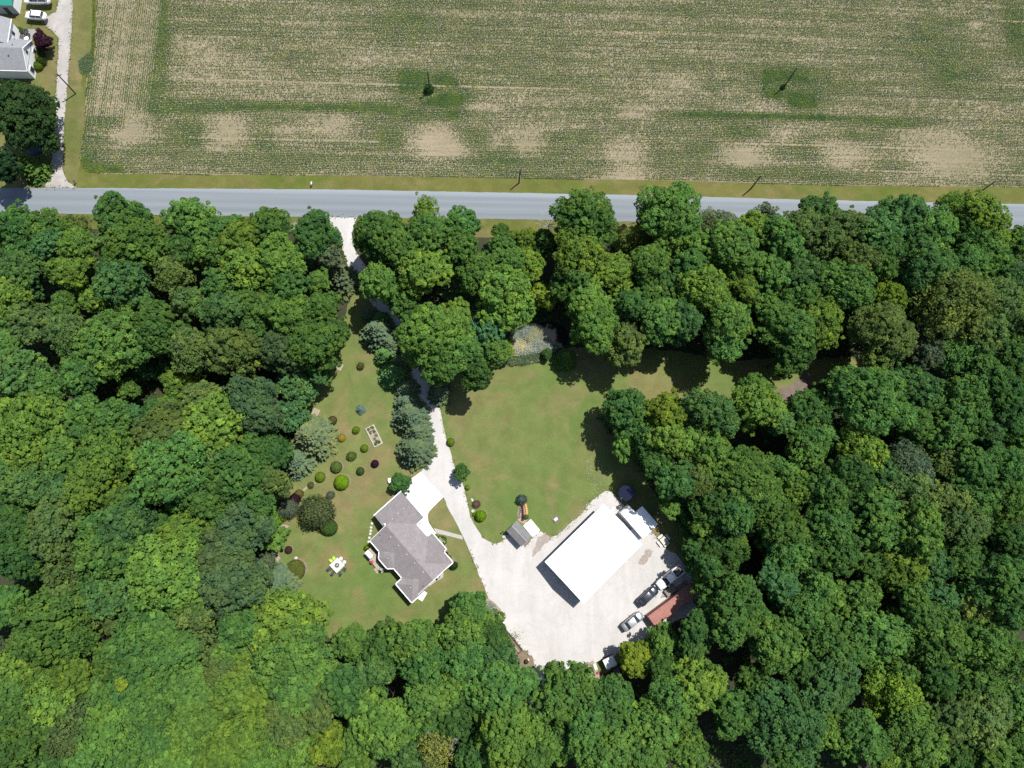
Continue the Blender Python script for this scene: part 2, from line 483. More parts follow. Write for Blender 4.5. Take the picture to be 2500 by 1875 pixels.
# ------------------------------------------------------------------ crop plants (rows drilled along the road direction)
def leaf_mat(name, base=None, transl=0.35, vari=0.55):
    m = bpy.data.materials.new(name); m.use_nodes = True; MATS[name] = m
    nt = m.node_tree
    for n in list(nt.nodes):
        nt.nodes.remove(n)
    out = nt.nodes.new("ShaderNodeOutputMaterial")
    if base is None:
        oi = nt.nodes.new("ShaderNodeObjectInfo"); col = oi.outputs["Color"]
    else:
        rgb = nt.nodes.new("ShaderNodeRGB"); rgb.outputs[0].default_value = (*base, 1); col = rgb.outputs[0]
    at = nt.nodes.new("ShaderNodeAttribute"); at.attribute_name = "var"
    lo, hi = 1-vari, 1+vari
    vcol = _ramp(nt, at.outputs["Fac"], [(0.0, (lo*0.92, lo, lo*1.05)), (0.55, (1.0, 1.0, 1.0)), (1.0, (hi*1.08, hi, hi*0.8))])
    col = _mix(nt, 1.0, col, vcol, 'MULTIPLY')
    drift = _noise(nt, _co(nt), 0.32, 2.0, 0.5)
    col = _mix(nt, 1.0, col, _ramp(nt, drift, [(0.32, (0.78, 0.86, 1.0)), (0.5, (1.0, 1.0, 1.0)), (0.68, (1.28, 1.16, 0.92))]), 'MULTIPLY')
    d = nt.nodes.new("ShaderNodeBsdfDiffuse"); nt.links.new(col, d.inputs[0])
    t = nt.nodes.new("ShaderNodeBsdfTranslucent")
    tc = _mix(nt, 1.0, col, (1.25, 1.15, 0.55), 'MULTIPLY')
    nt.links.new(tc, t.inputs[0])
    mx = nt.nodes.new("ShaderNodeMixShader"); mx.inputs[0].default_value = transl
    nt.links.new(d.outputs[0], mx.inputs[1]); nt.links.new(t.outputs[0], mx.inputs[2])
    nt.links.new(mx.outputs[0], out.inputs[0])
    return m
leaf_mat("leaf")
leaf_mat("needle", transl=0.15, vari=0.4)

def quads_mesh(name, P, U, V, var=None, diamond=True):
    """P centres, U and V half axes (n,3): leaf shaped faces"""
    n = len(P)
    if diamond:
        co = np.stack([P+U, P+V, P-U, P-V], 1)
    else:
        co = np.stack([P-U-V, P+U-V, P+U+V, P-U+V], 1)
    me = bpy.data.meshes.new(name)
    me.vertices.add(4*n); me.loops.add(4*n); me.polygons.add(n)
    me.vertices.foreach_set("co", co.astype(np.float32).ravel())
    me.loops.foreach_set("vertex_index", np.arange(4*n, dtype=np.int32))
    me.polygons.foreach_set("loop_start", np.arange(0, 4*n, 4, dtype=np.int32))
    if var is not None:
        a = me.attributes.new("var", 'FLOAT', 'FACE')
        a.data.foreach_set("value", np.clip(var, 0, 1).astype(np.float32))
    me.update(calc_edges=True)
    return me

def basis(Nv):
    Nv = Nv / np.maximum(np.linalg.norm(Nv, axis=1, keepdims=True), 1e-6)
    r = rng.normal(size=Nv.shape)
    U = np.cross(Nv, r); U /= np.maximum(np.linalg.norm(U, axis=1, keepdims=True), 1e-6)
    return U, np.cross(Nv, U)

FIELD_POLY = [(p.x, p.y) for p in fpts]
def blob(x, y, lst):
    s = 0.0
    for (bx, by, rx, ry, w) in lst:
        d = ((x-bx)/rx)**2 + ((y-by)/ry)**2
        if d < 6:
            s += w*math.exp(-d*0.9)
    return s
def mkblobs(L):
    out = []
    for u, v, ru, rv, w in L:
        p = G(u, v); k = PXM(u, v)
        out.append((p.x, p.y, ru*k, rv*k*1.15, w))
    return out
TAN = mkblobs([(327, 315, 42, 40, .9), (550, 323, 58, 42, 1), (690, 318, 45, 20, .5), (815, 305, 55, 30, .8), (1058, 342, 62, 40, 1), (1110, 365, 60, 20, .6), (1286, 353, 42, 42, .9), (1205, 345, 16, 22, .6), (1544, 273, 45, 22, .7),
               (1532, 380, 52, 40, .8), (1520, 433, 50, 8, .9), (1816, 380, 58, 26, 1), (2059, 384, 58, 42, .8), (2336, 391, 100, 40, 1), (1907, 327, 45, 16, .7), (2376, 60, 20, 12, .8), (2250, 330, 80, 25, .5), (660, 265, 60, 10, .4), (1170, 262, 60, 8, .8), (370, 240, 30, 10, .5), (480, 120, 130, 60, .25), (1850, 120, 160, 60, .2), (1300, 60, 160, 50, .2), (560, 190, 200, 40, .3), (1650, 200, 60, 25, .5), (290, 345, 20, 30, .3)])
GRN = mkblobs([(1005, 205, 42, 30, 1.4), (1080, 190, 30, 15, 1), (1100, 240, 48, 24, 1.5), (1100, 280, 18, 10, 1), (1926, 185, 62, 20, 1.2), (1880, 200, 25, 22, .9), (1956, 245, 38, 24, 1.4), (1880, 228, 25, 12, 1), (395, 60, 10, 60, 1.0), (397, 130, 14, 40, 1.0), (375, 215, 30, 40, .9), (390, 262, 40, 18, .9),
               (480, 265, 100, 9, 1), (600, 262, 120, 9, .9), (760, 262, 110, 8, 1.2), (900, 265, 70, 9, 1.2), (980, 275, 60, 14, .8), (1720, 279, 80, 7, 1.4), (1850, 283, 100, 7, 1.3), (1990, 287, 60, 7, 1.2), (2110, 294, 60, 8, 1), (2200, 303, 55, 7, .9),
               (460, 330, 35, 30, .8), (640, 345, 30, 22, .7), (950, 340, 28, 16, .9), (740, 395, 200, 22, .5), (1230, 395, 80, 25, .7), (1400, 345, 60, 20, .6), (1150, 340, 30, 20, .6), (220, 190, 12, 45, 1.2), (215, 390, 18, 18, 1.4), (260, 408, 40, 12, 1.3), (1710, 358, 30, 15, .7), (1800, 320, 40, 14, .7), (1960, 360, 25, 18, .6), (2080, 330, 28, 12, .6),
               (2330, 180, 70, 50, .6), (2480, 80, 25, 50, 1.2), (2280, 110, 60, 40, .4), (2310, 185, 15, 10, .8), (1990, 430, 120, 10, .7), (980, 80, 90, 40, .35), (1000, 30, 60, 30, .3), (1820, 430, 35, 10, .8)])
HEAD_R = G(385, 100).x
HEAD_BOT = G(300, 285).y
px_, pz_, pv_, ps_ = [], [], [], []
rx_, rv_ = [], []
def field_density(x, y, rowbias):
    g = blob(x, y, GRN); t = blob(x, y, TAN)
    n1 = noise.noise(Vector((x*0.045, y*0.10, 3.1)))
    n2 = noise.noise(Vector((x*0.07, y*0.55, 9.7)))
    n3 = noise.noise(Vector((x*0.35, y*0.9, 5.2)))
    t = max(0.0, t-0.12)*1.1
    return 0.85 + 0.26*n1 + 0.30*n2 + 0.18*n3 + rowbias + 1.0*g - 1.05*t, g, t
def try_plant(x, y, d, g, t):
    if not inside((x, y), FIELD_POLY):
        return
    if random.random() < d:
        px_.append((x+random.gauss(0, .05), y+random.gauss(0, .03), 0.03)); pv_.append(0.30+0.32*random.random()+0.10*min(g, 1)*random.random())
        ps_.append(min(0.25, 0.082+0.06*max(0.0, min(d, 1.9))+0.03*random.random()))
    if random.random() < 0.16 - 0.14*g + .06*t:
        rx_.append((x+random.uniform(-.2, .2), y+random.uniform(-.22, .22), 0.05)); rv_.append(random.random())
y = G(1250, 470).y
YMAX = 136.0
while y < YMAX:
    bias = random.gauss(0, 0.11)
    gap = random.random() < 0.05
    g0 = random.uniform(-120, 130); gl = random.uniform(25, 90)
    x = -106.0
    k_ = 0
    while x < 142.0:
        yy = y + 0.5*math.sin(x*0.017) - 0.010*(x) + 0.6
        if k_ % 4 == 0:
            dgt = field_density(x, yy, bias)
        if not (x < HEAD_R and yy > HEAD_BOT):
            if gap and g0 < x < g0+gl and random.random() < .8:
                if random.random() < .35 and inside((x, yy), FIELD_POLY):
                    rx_.append((x, yy+random.gauss(0, .06), 0.05)); rv_.append(0.3+0.5*random.random())
            else:
                try_plant(x, yy, *dgt)
        x += 0.155 + random.random()*0.03
        k_ += 1
    y += 0.42
x = -106.0
while x < HEAD_R:
    bias = random.gauss(-0.10, 0.15)
    y = HEAD_BOT - 12
    k_ = 0
    while y < YMAX:
        if k_ % 3 == 0:
            dgt = field_density(x, y, bias)
        if y > HEAD_BOT - 10*random.random():
            try_plant(x + 0.012*(y-100), y, *dgt)
        y += 0.19
        k_ += 1
    x += 0.47
P0 = np.array(px_); S0 = np.array(ps_); V0 = np.array(pv_)
PP, UU, VV, VA = [], [], [], []
for k in range(2):
    n = len(P0)
    ang = rng.uniform(0, 2*np.pi, n)
    d = np.stack([np.cos(ang), np.sin(ang), rng.uniform(-.25, .45, n)], 1)
    Nv = np.stack([rng.normal(0, .35, n), rng.normal(0, .35, n), np.ones(n)], 1)
    d = d - Nv*(np.sum(d*Nv, 1)/np.sum(Nv*Nv, 1))[:, None]
    d /= np.linalg.norm(d, axis=1, keepdims=True)
    w = np.cross(Nv, d); w /= np.linalg.norm(w, axis=1, keepdims=True)
    PP.append(P0 + d*S0[:, None]*0.55 + np.array([0, 0, 0.12+0.04*k])); UU.append(d*S0[:, None]); VV.append(w*S0[:, None]*0.55); VA.append(V0 + rng.normal(0, .1, n))
me = quads_mesh("crop_rows", np.concatenate(PP), np.concatenate(UU), np.concatenate(VV), np.concatenate(VA))
leaf_mat("crop_leaf", (0.094, 0.148, 0.050), 0.3, 0.35)
link("crop_rows", me, "crop_leaf", kind="stuff")
R0 = np.array(rx_); n = len(R0)
ang = rng.uniform(0.6, 2.2, n); ln = rng.uniform(.07, .26, n)
me = quads_mesh("straw_litter", R0 + np.array([0, 0, .06]), np.stack([np.cos(ang)*ln, np.sin(ang)*ln, rng.uniform(-.2, .6, n)*ln], 1), np.stack([-np.sin(ang)*.03, np.cos(ang)*.03, np.zeros(n)], 1), np.array(rv_), diamond=False)
leaf_mat("straw", (0.36, 0.325, 0.24), 0.05, 0.3)
link("straw_litter", me, "straw", kind="stuff")

# ------------------------------------------------------------------ trees
def lobes_crown(name, seed, R, Hc, clump=0.75, leaf=0.26, nper=46, gap=0.0, nl=None, droop=0.0, flat=1.0):
    """crown of radius R and height Hc (local z 0..Hc): boughs -> leafy clumps -> leaves"""
    r = np.random.default_rng(seed)
    nl = nl or int(7 + R*1.6)
    a, c = R, Hc*0.5
    L = [(0, 0, Hc*0.60, R*0.52)]
    for i in range(nl):
        th = 2*np.pi*(i/nl) + r.uniform(-.5, .5)
        lev = r.choice([0.28, 0.45, 0.62, 0.78])
        rad = {0.28: .60, 0.45: .64, 0.62: .56, 0.78: .36}[lev]*r.uniform(.72, 1.22)
        L.append((np.cos(th)*R*rad, np.sin(th)*R*rad, Hc*lev, R*r.uniform(.32, .46)))
    L.append((r.uniform(-.15, .15)*R, r.uniform(-.15, .15)*R, Hc*0.84, R*0.36))
    L = np.array(L)
    cand = []
    nor = []
    for (x, y, z, rr) in L:
        k = int(26*rr*rr/(clump*clump)) + 10
        d = r.normal(size=(k, 3)); d[:, 2] = d[:, 2]*0.9 + 0.25
        d /= np.linalg.norm(d, axis=1, keepdims=True)
        cand.append(np.array([x, y, z]) + d*rr*np.array([1, 1, flat])); nor.append(d)
    C = np.concatenate(cand); N = np.concatenate(nor)
    keep = np.ones(len(C), bool)
    for (x, y, z, rr) in L:
        dd = np.linalg.norm((C-np.array([x, y, z]))/np.array([1, 1, flat]), axis=1)
        keep &= dd > rr*0.93
    keep &= (C[:, 2] > -0.02*Hc)
    C, N = C[keep], N[keep]
    order = r.permutation(len(C))
    acc = []
    md = clump*1.12
    A = np.empty((0, 3))
    for i in order:
        if len(A) and np.min(np.sum((A-C[i])**2, 1)) < md*md:
            continue
        if gap and r.random() < gap:
            continue
        acc.append(i); A = np.vstack([A, C[i]])
    C, N = C[acc], N[acc]
    m = len(C)
    cl = clump*np.clip(r.normal(1.0, .28, m), .5, 1.7)
    C = C + N*(r.normal(0, .30, m)*clump)[:, None]
    out = r.random(m) < .10
    C[out] += (N*np.array([1, 1, .5]))[out]*clump*r.uniform(.5, 1.1, (out.sum(), 1)); cl[out] *= .62
    var = np.clip(r.normal(.5, .13, m), 0, 1)
    idx = np.repeat(np.arange(m), nper)
    d = r.normal(size=(len(idx), 3))
    d /= np.linalg.norm(d, axis=1, keepdims=True)
    ax = N*0.75 + np.array([0, 0, 0.75])
    d = d + ax[idx]*0.75
    d /= np.linalg.norm(d, axis=1, keepdims=True)
    rad = cl[idx]*r.uniform(.55, 1.02, len(idx))**0.6
    P = C[idx] + d*rad[:, None]*np.array([1, 1, .78]) - np.array([0, 0, droop])*rad[:, None]
    Nl = d + r.normal(size=d.shape)*0.50 + np.array([0, 0, .25])
    va = var[idx] + r.normal(0, .09, len(idx))
    # inner leaves close the crown
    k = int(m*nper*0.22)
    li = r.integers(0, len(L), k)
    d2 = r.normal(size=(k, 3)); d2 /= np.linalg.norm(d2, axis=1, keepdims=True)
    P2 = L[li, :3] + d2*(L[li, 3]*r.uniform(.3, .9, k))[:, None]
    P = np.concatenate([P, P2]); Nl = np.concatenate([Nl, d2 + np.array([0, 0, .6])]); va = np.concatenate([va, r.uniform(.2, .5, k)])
    U, V = basis(Nl)
    s = leaf*r.uniform(.75, 1.3, len(P))
    s[-k:] *= 1.9
    return quads_mesh(name, P, U*s[:, None], V*(s*0.62)[:, None], va)

def conifer_crown(name, seed, R, Hc, leaf=0.22, layers=11, drop=0.22):
    r = np.random.default_rng(seed)
    P, D, va = [], [], []
    for i in range(layers):
        t = i/(layers-1)
        zz = Hc*(0.04 + 0.92*t)
        rr = R*(1.0-t)**0.85 + 0.12
        nb = max(5, int(13*(1-t)+5))
        off = r.uniform(0, 6.28)
        for b in range(nb):
            th = off + 2*np.pi*b/nb + r.uniform(-.15, .15)
            ln = rr*r.uniform(.78, 1.12)
            k = max(8, int(ln*30))
            s = r.uniform(0.12, 1.0, k)**0.7*ln
            w = (0.34*ln*(1-(s/ln))+0.16)*r.uniform(-1, 1, k)
            x = np.cos(th)*s - np.sin(th)*w; y = np.sin(th)*s + np.cos(th)*w
            z = zz - drop*s + 0.10*(s/ln)**2*ln - 0.25*np.abs(w) + r.normal(0, .05, k)
            P.append(np.stack([x, y, z], 1))
            dd = np.stack([np.cos(th)*np.ones(k) - np.sin(th)*np.sign(w)*0.7, np.sin(th)*np.ones(k) + np.cos(th)*np.sign(w)*0.7, -drop*np.ones(k)], 1)
            D.append(dd); va.append(np.clip(0.35+0.35*(s/ln)+r.normal(0, .12, k), 0, 1))
    P = np.concatenate(P); D = np.concatenate(D); va = np.concatenate(va)
    D /= np.linalg.norm(D, axis=1, keepdims=True)
    Nl = np.array([0, 0, 1.0]) + r.normal(size=P.shape)*.45
    Wd = np.cross(Nl, D); Wd /= np.linalg.norm(Wd, axis=1, keepdims=True)
    s = leaf*r.uniform(.8, 1.4, len(P))
    return quads_mesh(name, P, D*s[:, None]*1.2, Wd*(s*.42)[:, None], va)

def ball_crown(name, seed, R, Hc, leaf=0.10, n=2600, rough=0.05, lumps=0.0):
    """clipped shrub: leaves on a rounded dome standing on the ground"""
    r = np.random.default_rng(seed)
    d = r.normal(size=(n, 3)); d[:, 2] = np.abs(d[:, 2])*1.15 - 0.25
    d /= np.linalg.norm(d, axis=1, keepdims=True)
    f = 1 + rough*r.normal(size=n)
    if lumps:
        k = r.normal(size=(9, 3)); k /= np.linalg.norm(k, axis=1, keepdims=True)
        f = f - lumps*(0.5 - np.max(d@k.T, axis=1))
    P = d*f[:, None]*np.array([R, R, Hc*0.62]) + np.array([0, 0, Hc*0.40])
    P[:, 2] = np.maximum(P[:, 2], 0.03)
    U, V = basis(d + r.normal(size=d.shape)*.35)
    s = leaf*r.uniform(.7, 1.35, n)
    return quads_mesh(name, P, U*s[:, None], V*(s*.7)[:, None], np.clip(r.normal(.5, .2, n), 0, 1))

def branches(name, seed, H, R, r0, n1=9, twigs=5, bare_top=True):
    r = random.Random(seed)
    mb = MB()
    lean = (r.uniform(-.06, .06)*H, r.uniform(-.06, .06)*H)
    mb.tube([(0, 0, 0), (lean[0]*.3, lean[1]*.3, H*.35), (lean[0], lean[1], H*.8)], [r0, r0*.75, r0*.35], 7)
    for i in range(n1):
        th = 6.283*i/n1 + r.uniform(-.3, .3)
        z0 = H*r.uniform(.35, .78)
        l = R*r.uniform(.55, 1.0)
        b0 = Vector((lean[0]*z0/H, lean[1]*z0/H, z0))
        b1 = b0 + Vector((math.cos(th)*l*.5, math.sin(th)*l*.5, l*.35))
        b2 = b0 + Vector((math.cos(th+.2)*l, math.sin(th+.2)*l, min(l*.75, H-z0)))
        mb.tube([b0, b1, b2], [r0*.42, r0*.26, r0*.07], 5, cap=False)
        for k in range(twigs):
            t = r.uniform(.4, 1)
            c = b1.lerp(b2, t)
            th2 = th + r.uniform(-1.2, 1.2)
            e = c + Vector((math.cos(th2), math.sin(th2), r.uniform(.1, .9)))*l*r.uniform(.2, .42)
            mb.tube([c, e], [r0*.13, r0*.035], 4, cap=False)
    return mb

nmat("bark", (0.10, 0.08, 0.06), (0.06, 0.05, 0.04), 2.0, 0.95)
nmat("dead_bark", (0.42, 0.40, 0.37), (0.30, 0.28, 0.26), 2.0, 0.9)

PROTO = {"S": [], "M": [], "L": [], "X": []}
SIZE = {"S": 2.1, "M": 3.3, "L": 4.7, "X": 6.6}
HCF = 1.75
sd = 100
for cls, cnt, cl in (("S", 4, .50), ("M", 5, .62), ("L", 6, .72), ("X", 4, .80)):
    for i in range(cnt):
        sd += 1
        Rr = SIZE[cls]
        PROTO[cls].append((lobes_crown("crown", sd, Rr, Rr*HCF, clump=cl*(0.9+0.2*random.random()), leaf=.21+0.02*Rr/3, nper=44, gap=0.03+0.05*random.random()), Rr))
LACY = []
for i, Rr in enumerate((2.6, 4.0, 5.0)):
    sd += 1
    LACY.append((lobes_crown("crown", sd, Rr, Rr*HCF, clump=.62, leaf=.16, nper=34, gap=.25, nl=11), Rr))
CONI = []
for i, (Rr, hh) in enumerate(((1.5, 4.6), (2.6, 7.5), (3.6, 10.5))):
    sd += 1
    CONI.append((conifer_crown("crown", sd, Rr, hh, leaf=.20+.03*i, layers=9+3*i), Rr, hh))
for ms in [p[0] for k in PROTO.values() for p in k] + [p[0] for p in LACY]:
    ms.materials.append(MATS["leaf"])
for p in CONI:
    p[0].materials.append(MATS["needle"])
TRUNKS = []
for i in range(4):
    o = branches("trunk", 300+i, 10.0, 3.0, .24, 6, 2)
    me = bpy.data.meshes.new("trunk"); me.from_pydata(o.v, [], o.f); me.materials.append(MATS["bark"]); TRUNKS.append(me)
ctr = MB().tube([(0, 0, 0), (0, 0, 5), (0, 0, 9.8)], [.2, .13, .02], 7)
CTRUNK = bpy.data.meshes.new("trunk"); CTRUNK.from_pydata(ctr.v, [], ctr.f); CTRUNK.materials.append(MATS["bark"])

TREECOL = {"D": ((0.062, 0.134, 0.036), "dark green"), "M": ((0.094, 0.192, 0.046), "mid green"), "B": ((0.078, 0.170, 0.060), "blue-green"),
           "L": ((0.146, 0.248, 0.044), "light green"), "Y": ((0.195, 0.272, 0.030), "yellow-green"), "O": ((0.126, 0.178, 0.056), "olive"),
           "G": ((0.16, 0.158, 0.095), "grey-brown"), "P": ((0.104, 0.148, 0.080), "pale green"), "T": ((0.082, 0.192, 0.084), "teal green"),
           "R": ((0.058, 0.024, 0.036), "purple"), "U": ((0.086, 0.126, 0.060), "dull green"), "K": ((0.036, 0.078, 0.030), "very dark green")}

# crown centre u, v and radius in photo pixels, colour letter; second letter: c conifer, l lacy, d bare
TREES = """
23 550 45 M;106 555 45 M;182 548 30 Ol;288 533 56 M;380 563 30 Ol;471 545 62 M;562 548 23 M;657 553 44 D;768 572 49 D;806 622 27 P;
45 605 42 M;114 592 38 B;190 600 42 L;262 592 35 Ol;327 600 58 M;444 608 35 D;509 608 42 M;592 592 60 L;676 622 50 L;
57 669 56 B;175 664 48 L;296 692 62 B;239 730 38 L;300 753 26 L;414 662 46 Ol;539 692 42 M;608 650 60 L;684 643 45 L;703 696 45 M;775 690 30 M;828 681 42 Pc;
23 719 40 L;76 787 48 O;163 810 50 Ol;23 780 30 M;281 836 80 M;384 802 60 D;444 734 40 Ol;475 738 32 L;551 768 50 B;623 750 55 M;703 772 48 L;790 753 42 M;817 810 33 D;456 848 48 Ol;
570 852 70 O;691 855 52 U;771 840 52 M;623 790 30 D;190 912 50 M;46 916 62 B;122 946 42 M;15 840 28 M;311 950 26 L;448 931 44 L;779 912 30 B;722 943 52 T;707 1011 45 T;763 1068 54 Pc;722 1125 40 Pc;
76 1034 80 L;213 1004 45 M;266 1023 45 M;205 1053 30 D;268 1044 30 Ol;372 1000 24 D;334 1023 40 T;422 992 38 L;486 973 38 O;524 1034 66 L;615 981 58 U;638 1023 45 U;403 1053 58 O;
65 1098 58 L;152 1110 55 M;266 1102 62 L;334 1125 30 L;228 1182 64 L;418 1152 86 M;570 1152 72 M;623 1091 40 M;665 1110 38 D;654 1167 42 O;623 1224 36 M;76 1190 62 B;137 1201 50 B;23 1182 42 M;505 1228 50 M;319 1224 46 M;
30 1279 50 D;133 1287 64 O;65 1351 70 D;235 1287 45 M;311 1283 60 B;273 1351 74 M;387 1279 32 D;456 1302 62 L;646 1268 35 L;585 1294 62 U;661 1306 33 L;539 1355 52 U;570 1427 70 U;399 1397 80 L;
247 1416 52 M;144 1397 45 Ol;160 1450 42 O;266 1458 60 B;482 1389 42 M;456 1450 45 M;532 1473 45 Ol;676 1427 48 Pc;646 1374 28 P;133 1534 94 M;273 1519 44 Ol;380 1519 60 M;471 1496 45 O;334 1575 70 M;
418 1587 56 M;475 1572 44 Ol;691 1519 74 L;585 1534 52 M;551 1633 50 Ol;558 1595 40 L;703 1606 88 M;741 1560 50 M;23 1625 45 L;95 1629 50 L;167 1648 50 L;285 1610 56 M;144 1709 65 L;34 1682 40 M;
327 1663 60 M;410 1663 56 M;296 1670 13 Y;27 1739 46 M;171 1785 58 Ul;49 1811 62 D;266 1777 72 L;365 1739 65 M;475 1697 65 M;593 1690 70 L;722 1675 65 M;380 1808 60 M;475 1777 70 L;608 1796 80 L;703 1750 60 O;
418 1853 60 L;532 1853 55 L;646 1853 60 L;798 1823 50 Y;125 1853 46 D;213 1838 52 M;775 1728 45 O;
853 1568 40 M;1141 1490 50 M;1176 1520 34 L;1008 1568 58 M;1126 1549 54 M;1208 1562 38 D;932 1587 52 D;913 1636 56 B;1035 1625 56 M;1054 1701 60 M;1126 1606 50 M;1210 1612 52 B;1107 1648 40 L;
1205 1676 70 M;1280 1668 34 M;936 1765 74 L;868 1796 40 L;853 1682 50 D;1043 1758 46 M;1115 1739 50 D;997 1838 42 B;868 1860 40 L;1233 1795 72 L;1351 1815 45 L;1381 1697 72 M;1484 1716 58 D;
1423 1775 60 M;1476 1828 70 M;1590 1777 60 M;1571 1853 50 M;1552 1612 42 Y;1620 1575 40 L;1624 1640 32 D;1650 1693 56 M;1660 1815 50 M;1305 1857 40 D;1164 1853 42 D;1700 1535 36 D;
1793 1488 68 M;1895 1572 60 M;1706 1674 64 L;1785 1739 52 M;1922 1758 84 B;2013 1777 46 L;1903 1283 64 M;1926 1342 52 M;2032 1351 58 D;2143 1287 60 M;2245 1294 64 M;2032 1279 50 M;2344 1279 55 O;2428 1272 40 L;
2466 1329 55 D;2120 1389 45 D;2203 1389 50 L;2268 1374 45 B;2348 1370 50 M;2458 1450 70 M;1907 1427 46 B;2002 1435 46 M;2040 1469 40 L;2093 1458 50 M;1960 1496 60 M;2040 1576 60 M;2135 1549 62 M;2238 1488 55 M;
2302 1465 40 B;2382 1473 58 O;2283 1560 70 M;2412 1572 55 M;2363 1587 45 M;2477 1606 45 D;2017 1667 70 B;2184 1693 58 Yl;2291 1659 50 D;2382 1674 55 D;2222 1750 52 M;2238 1804 64 M;2101 1796 56 M;2314 1758 50 O;
2401 1758 58 O;2321 1838 50 D;2420 1853 50 M;2485 1720 46 M;1683 1830 46 M;2165 1838 46 L;1842 1667 40 M;1694 1580 36 D;1804 1329 22 L;1717 1279 25 L;1732 1382 25 D;1926 1853 46 M;2485 1815 32 D;2211 1640 40 M;1960 1640 38 D;
1721 704 54 L;1797 650 38 L;1876 669 54 M;1683 650 42 M;1736 643 32 B;1960 673 46 B;1812 707 40 L;1888 772 55 M;1956 723 46 M;1998 787 50 L;1778 787 55 M;1770 833 44 M;1679 783 46 B;1941 810 50 M;1933 863 45 D;
2063 700 64 M;2089 643 54 O;2154 647 42 M;2268 666 70 B;2180 723 35 Y;2154 812 68 O;2330 745 84 Ol;2443 734 60 Ol;2401 815 56 O;2340 865 52 Ml;2264 855 35 Pl;2466 855 50 D;2470 690 45 B;2363 647 45 M;2428 647 42 M;
2124 973 80 M;1736 1011 64 B;1850 990 56 L;1835 947 36 L;1968 1011 52 D;1907 1030 36 B;1994 1068 42 M;2230 954 58 B;2344 973 62 M;2450 985 60 D;2230 1038 50 D;2329 1038 64 M;2108 1095 54 L;1975 1102 50 M;2017 954 28 M;
2412 1057 45 B;2477 1057 45 M;2222 1137 55 Pl;2306 1125 45 Ol;2374 1133 50 D;2466 1144 55 M;1812 1163 74 M;1728 1106 58 L;1683 1076 40 L;1941 1190 50 L;1911 1152 36 M;2070 1163 55 D;2154 1167 46 B;2021 1205 55 D;
2135 1224 55 M;2222 1190 46 O;2382 1213 55 M;2469 1217 50 M;1869 1228 46 M;1698 1167 45 Ol;2325 1232 46 O;1800 1245 50 D;1740 1225 45 D;
1640 522 66 M;1751 551 48 Pl;1876 520 28 Pl;2002 522 44 B;1968 553 44 O;2040 572 60 O;2211 544 62 B;2268 570 56 M;2325 506 38 Ll;2400 545 56 L;2142 573 54 B;1911 587 54 M;1789 602 58 M;1842 560 38 L;1690 594 45 L;2165 610 42 D;2405 616 50 M;2485 588 36 M;2374 588 42 D;
922 572 54 M;1035 515 34 Yl;959 575 27 Y;1043 577 54 M;1126 556 44 M;1126 602 42 M;982 608 50 M;1221 566 20 M;1229 600 32 M;1282 587 32 L;1331 592 30 D;1426 534 64 M;1419 613 52 L;1552 591 44 Ol;1639 580 35 L;1592 548 36 Gl;
933 690 48 L;985 735 38 M;1008 775 32 M;1031 660 58 L;1164 668 50 M;1126 690 54 Uc;1248 645 42 M;1290 645 36 Y;1230 722 66 L;1327 722 32 Y;1400 683 46 D;1491 668 50 L;1586 645 50 M;1608 683 42 B;1434 736 46 L;1453 797 52 L;1514 747 28 L;1533 835 46 O;1598 713 46 M;1616 782 54 M;1545 740 36 D;
1055 825 72 L;1121 850 50 M;1111 782 42 L;1195 804 42 T;1202 855 34 M;1228 852 24 L;1073 888 48 M;1164 908 34 D;902 766 20 Pc;921 812 42 Pc;950 840 26 Pc;959 915 34 Bc;978 885 24 Pc;993 950 28 Pc;992 985 30 Pc;1001 1018 44 Pc;1018 1056 34 Pc;1012 1099 44 Pc;938 868 26 Bc;930 782 24 Bc;
1073 958 28 Pc;1126 1152 19 D;1381 876 26 Dc;1529 1006 60 D;1632 1006 40 Y;1634 1076 52 L;1525 1087 34 L;1585 1075 40 D;1636 1236 24 L;1655 1175 46 D;1600 1130 38 D;978 1180 22 D;1336 862 12 D;
5 1485 50 M;303 1862 45 M;730 1838 45 L;235 1672 36 M;152 742 32 M;4 1140 42 M;2402 905 45 D;2492 775 45 O;1745 1425 46 D;1700 1335 40 D;1775 1345 48 D;1692 1230 46 D;1705 1285 40 D;1755 1290 44 D;1706 1392 26 D;2500 930 45 D;420 905 34 D;352 905 34 D;330 1050 38 T;390 1075 36 O;
66 285 76 K;40 262 60 K;79 409 34 Dc;6 400 44 K;102 100 21 R;96 77 8 R
"""
PATH_TREES = []
for tok in TREES.replace("\n", "").split(";"):
    q = tok.split()
    if len(q) == 4:
        PATH_TREES.append((float(q[0]), float(q[1]), float(q[2]), q[3][0], q[3][1:] or "b"))

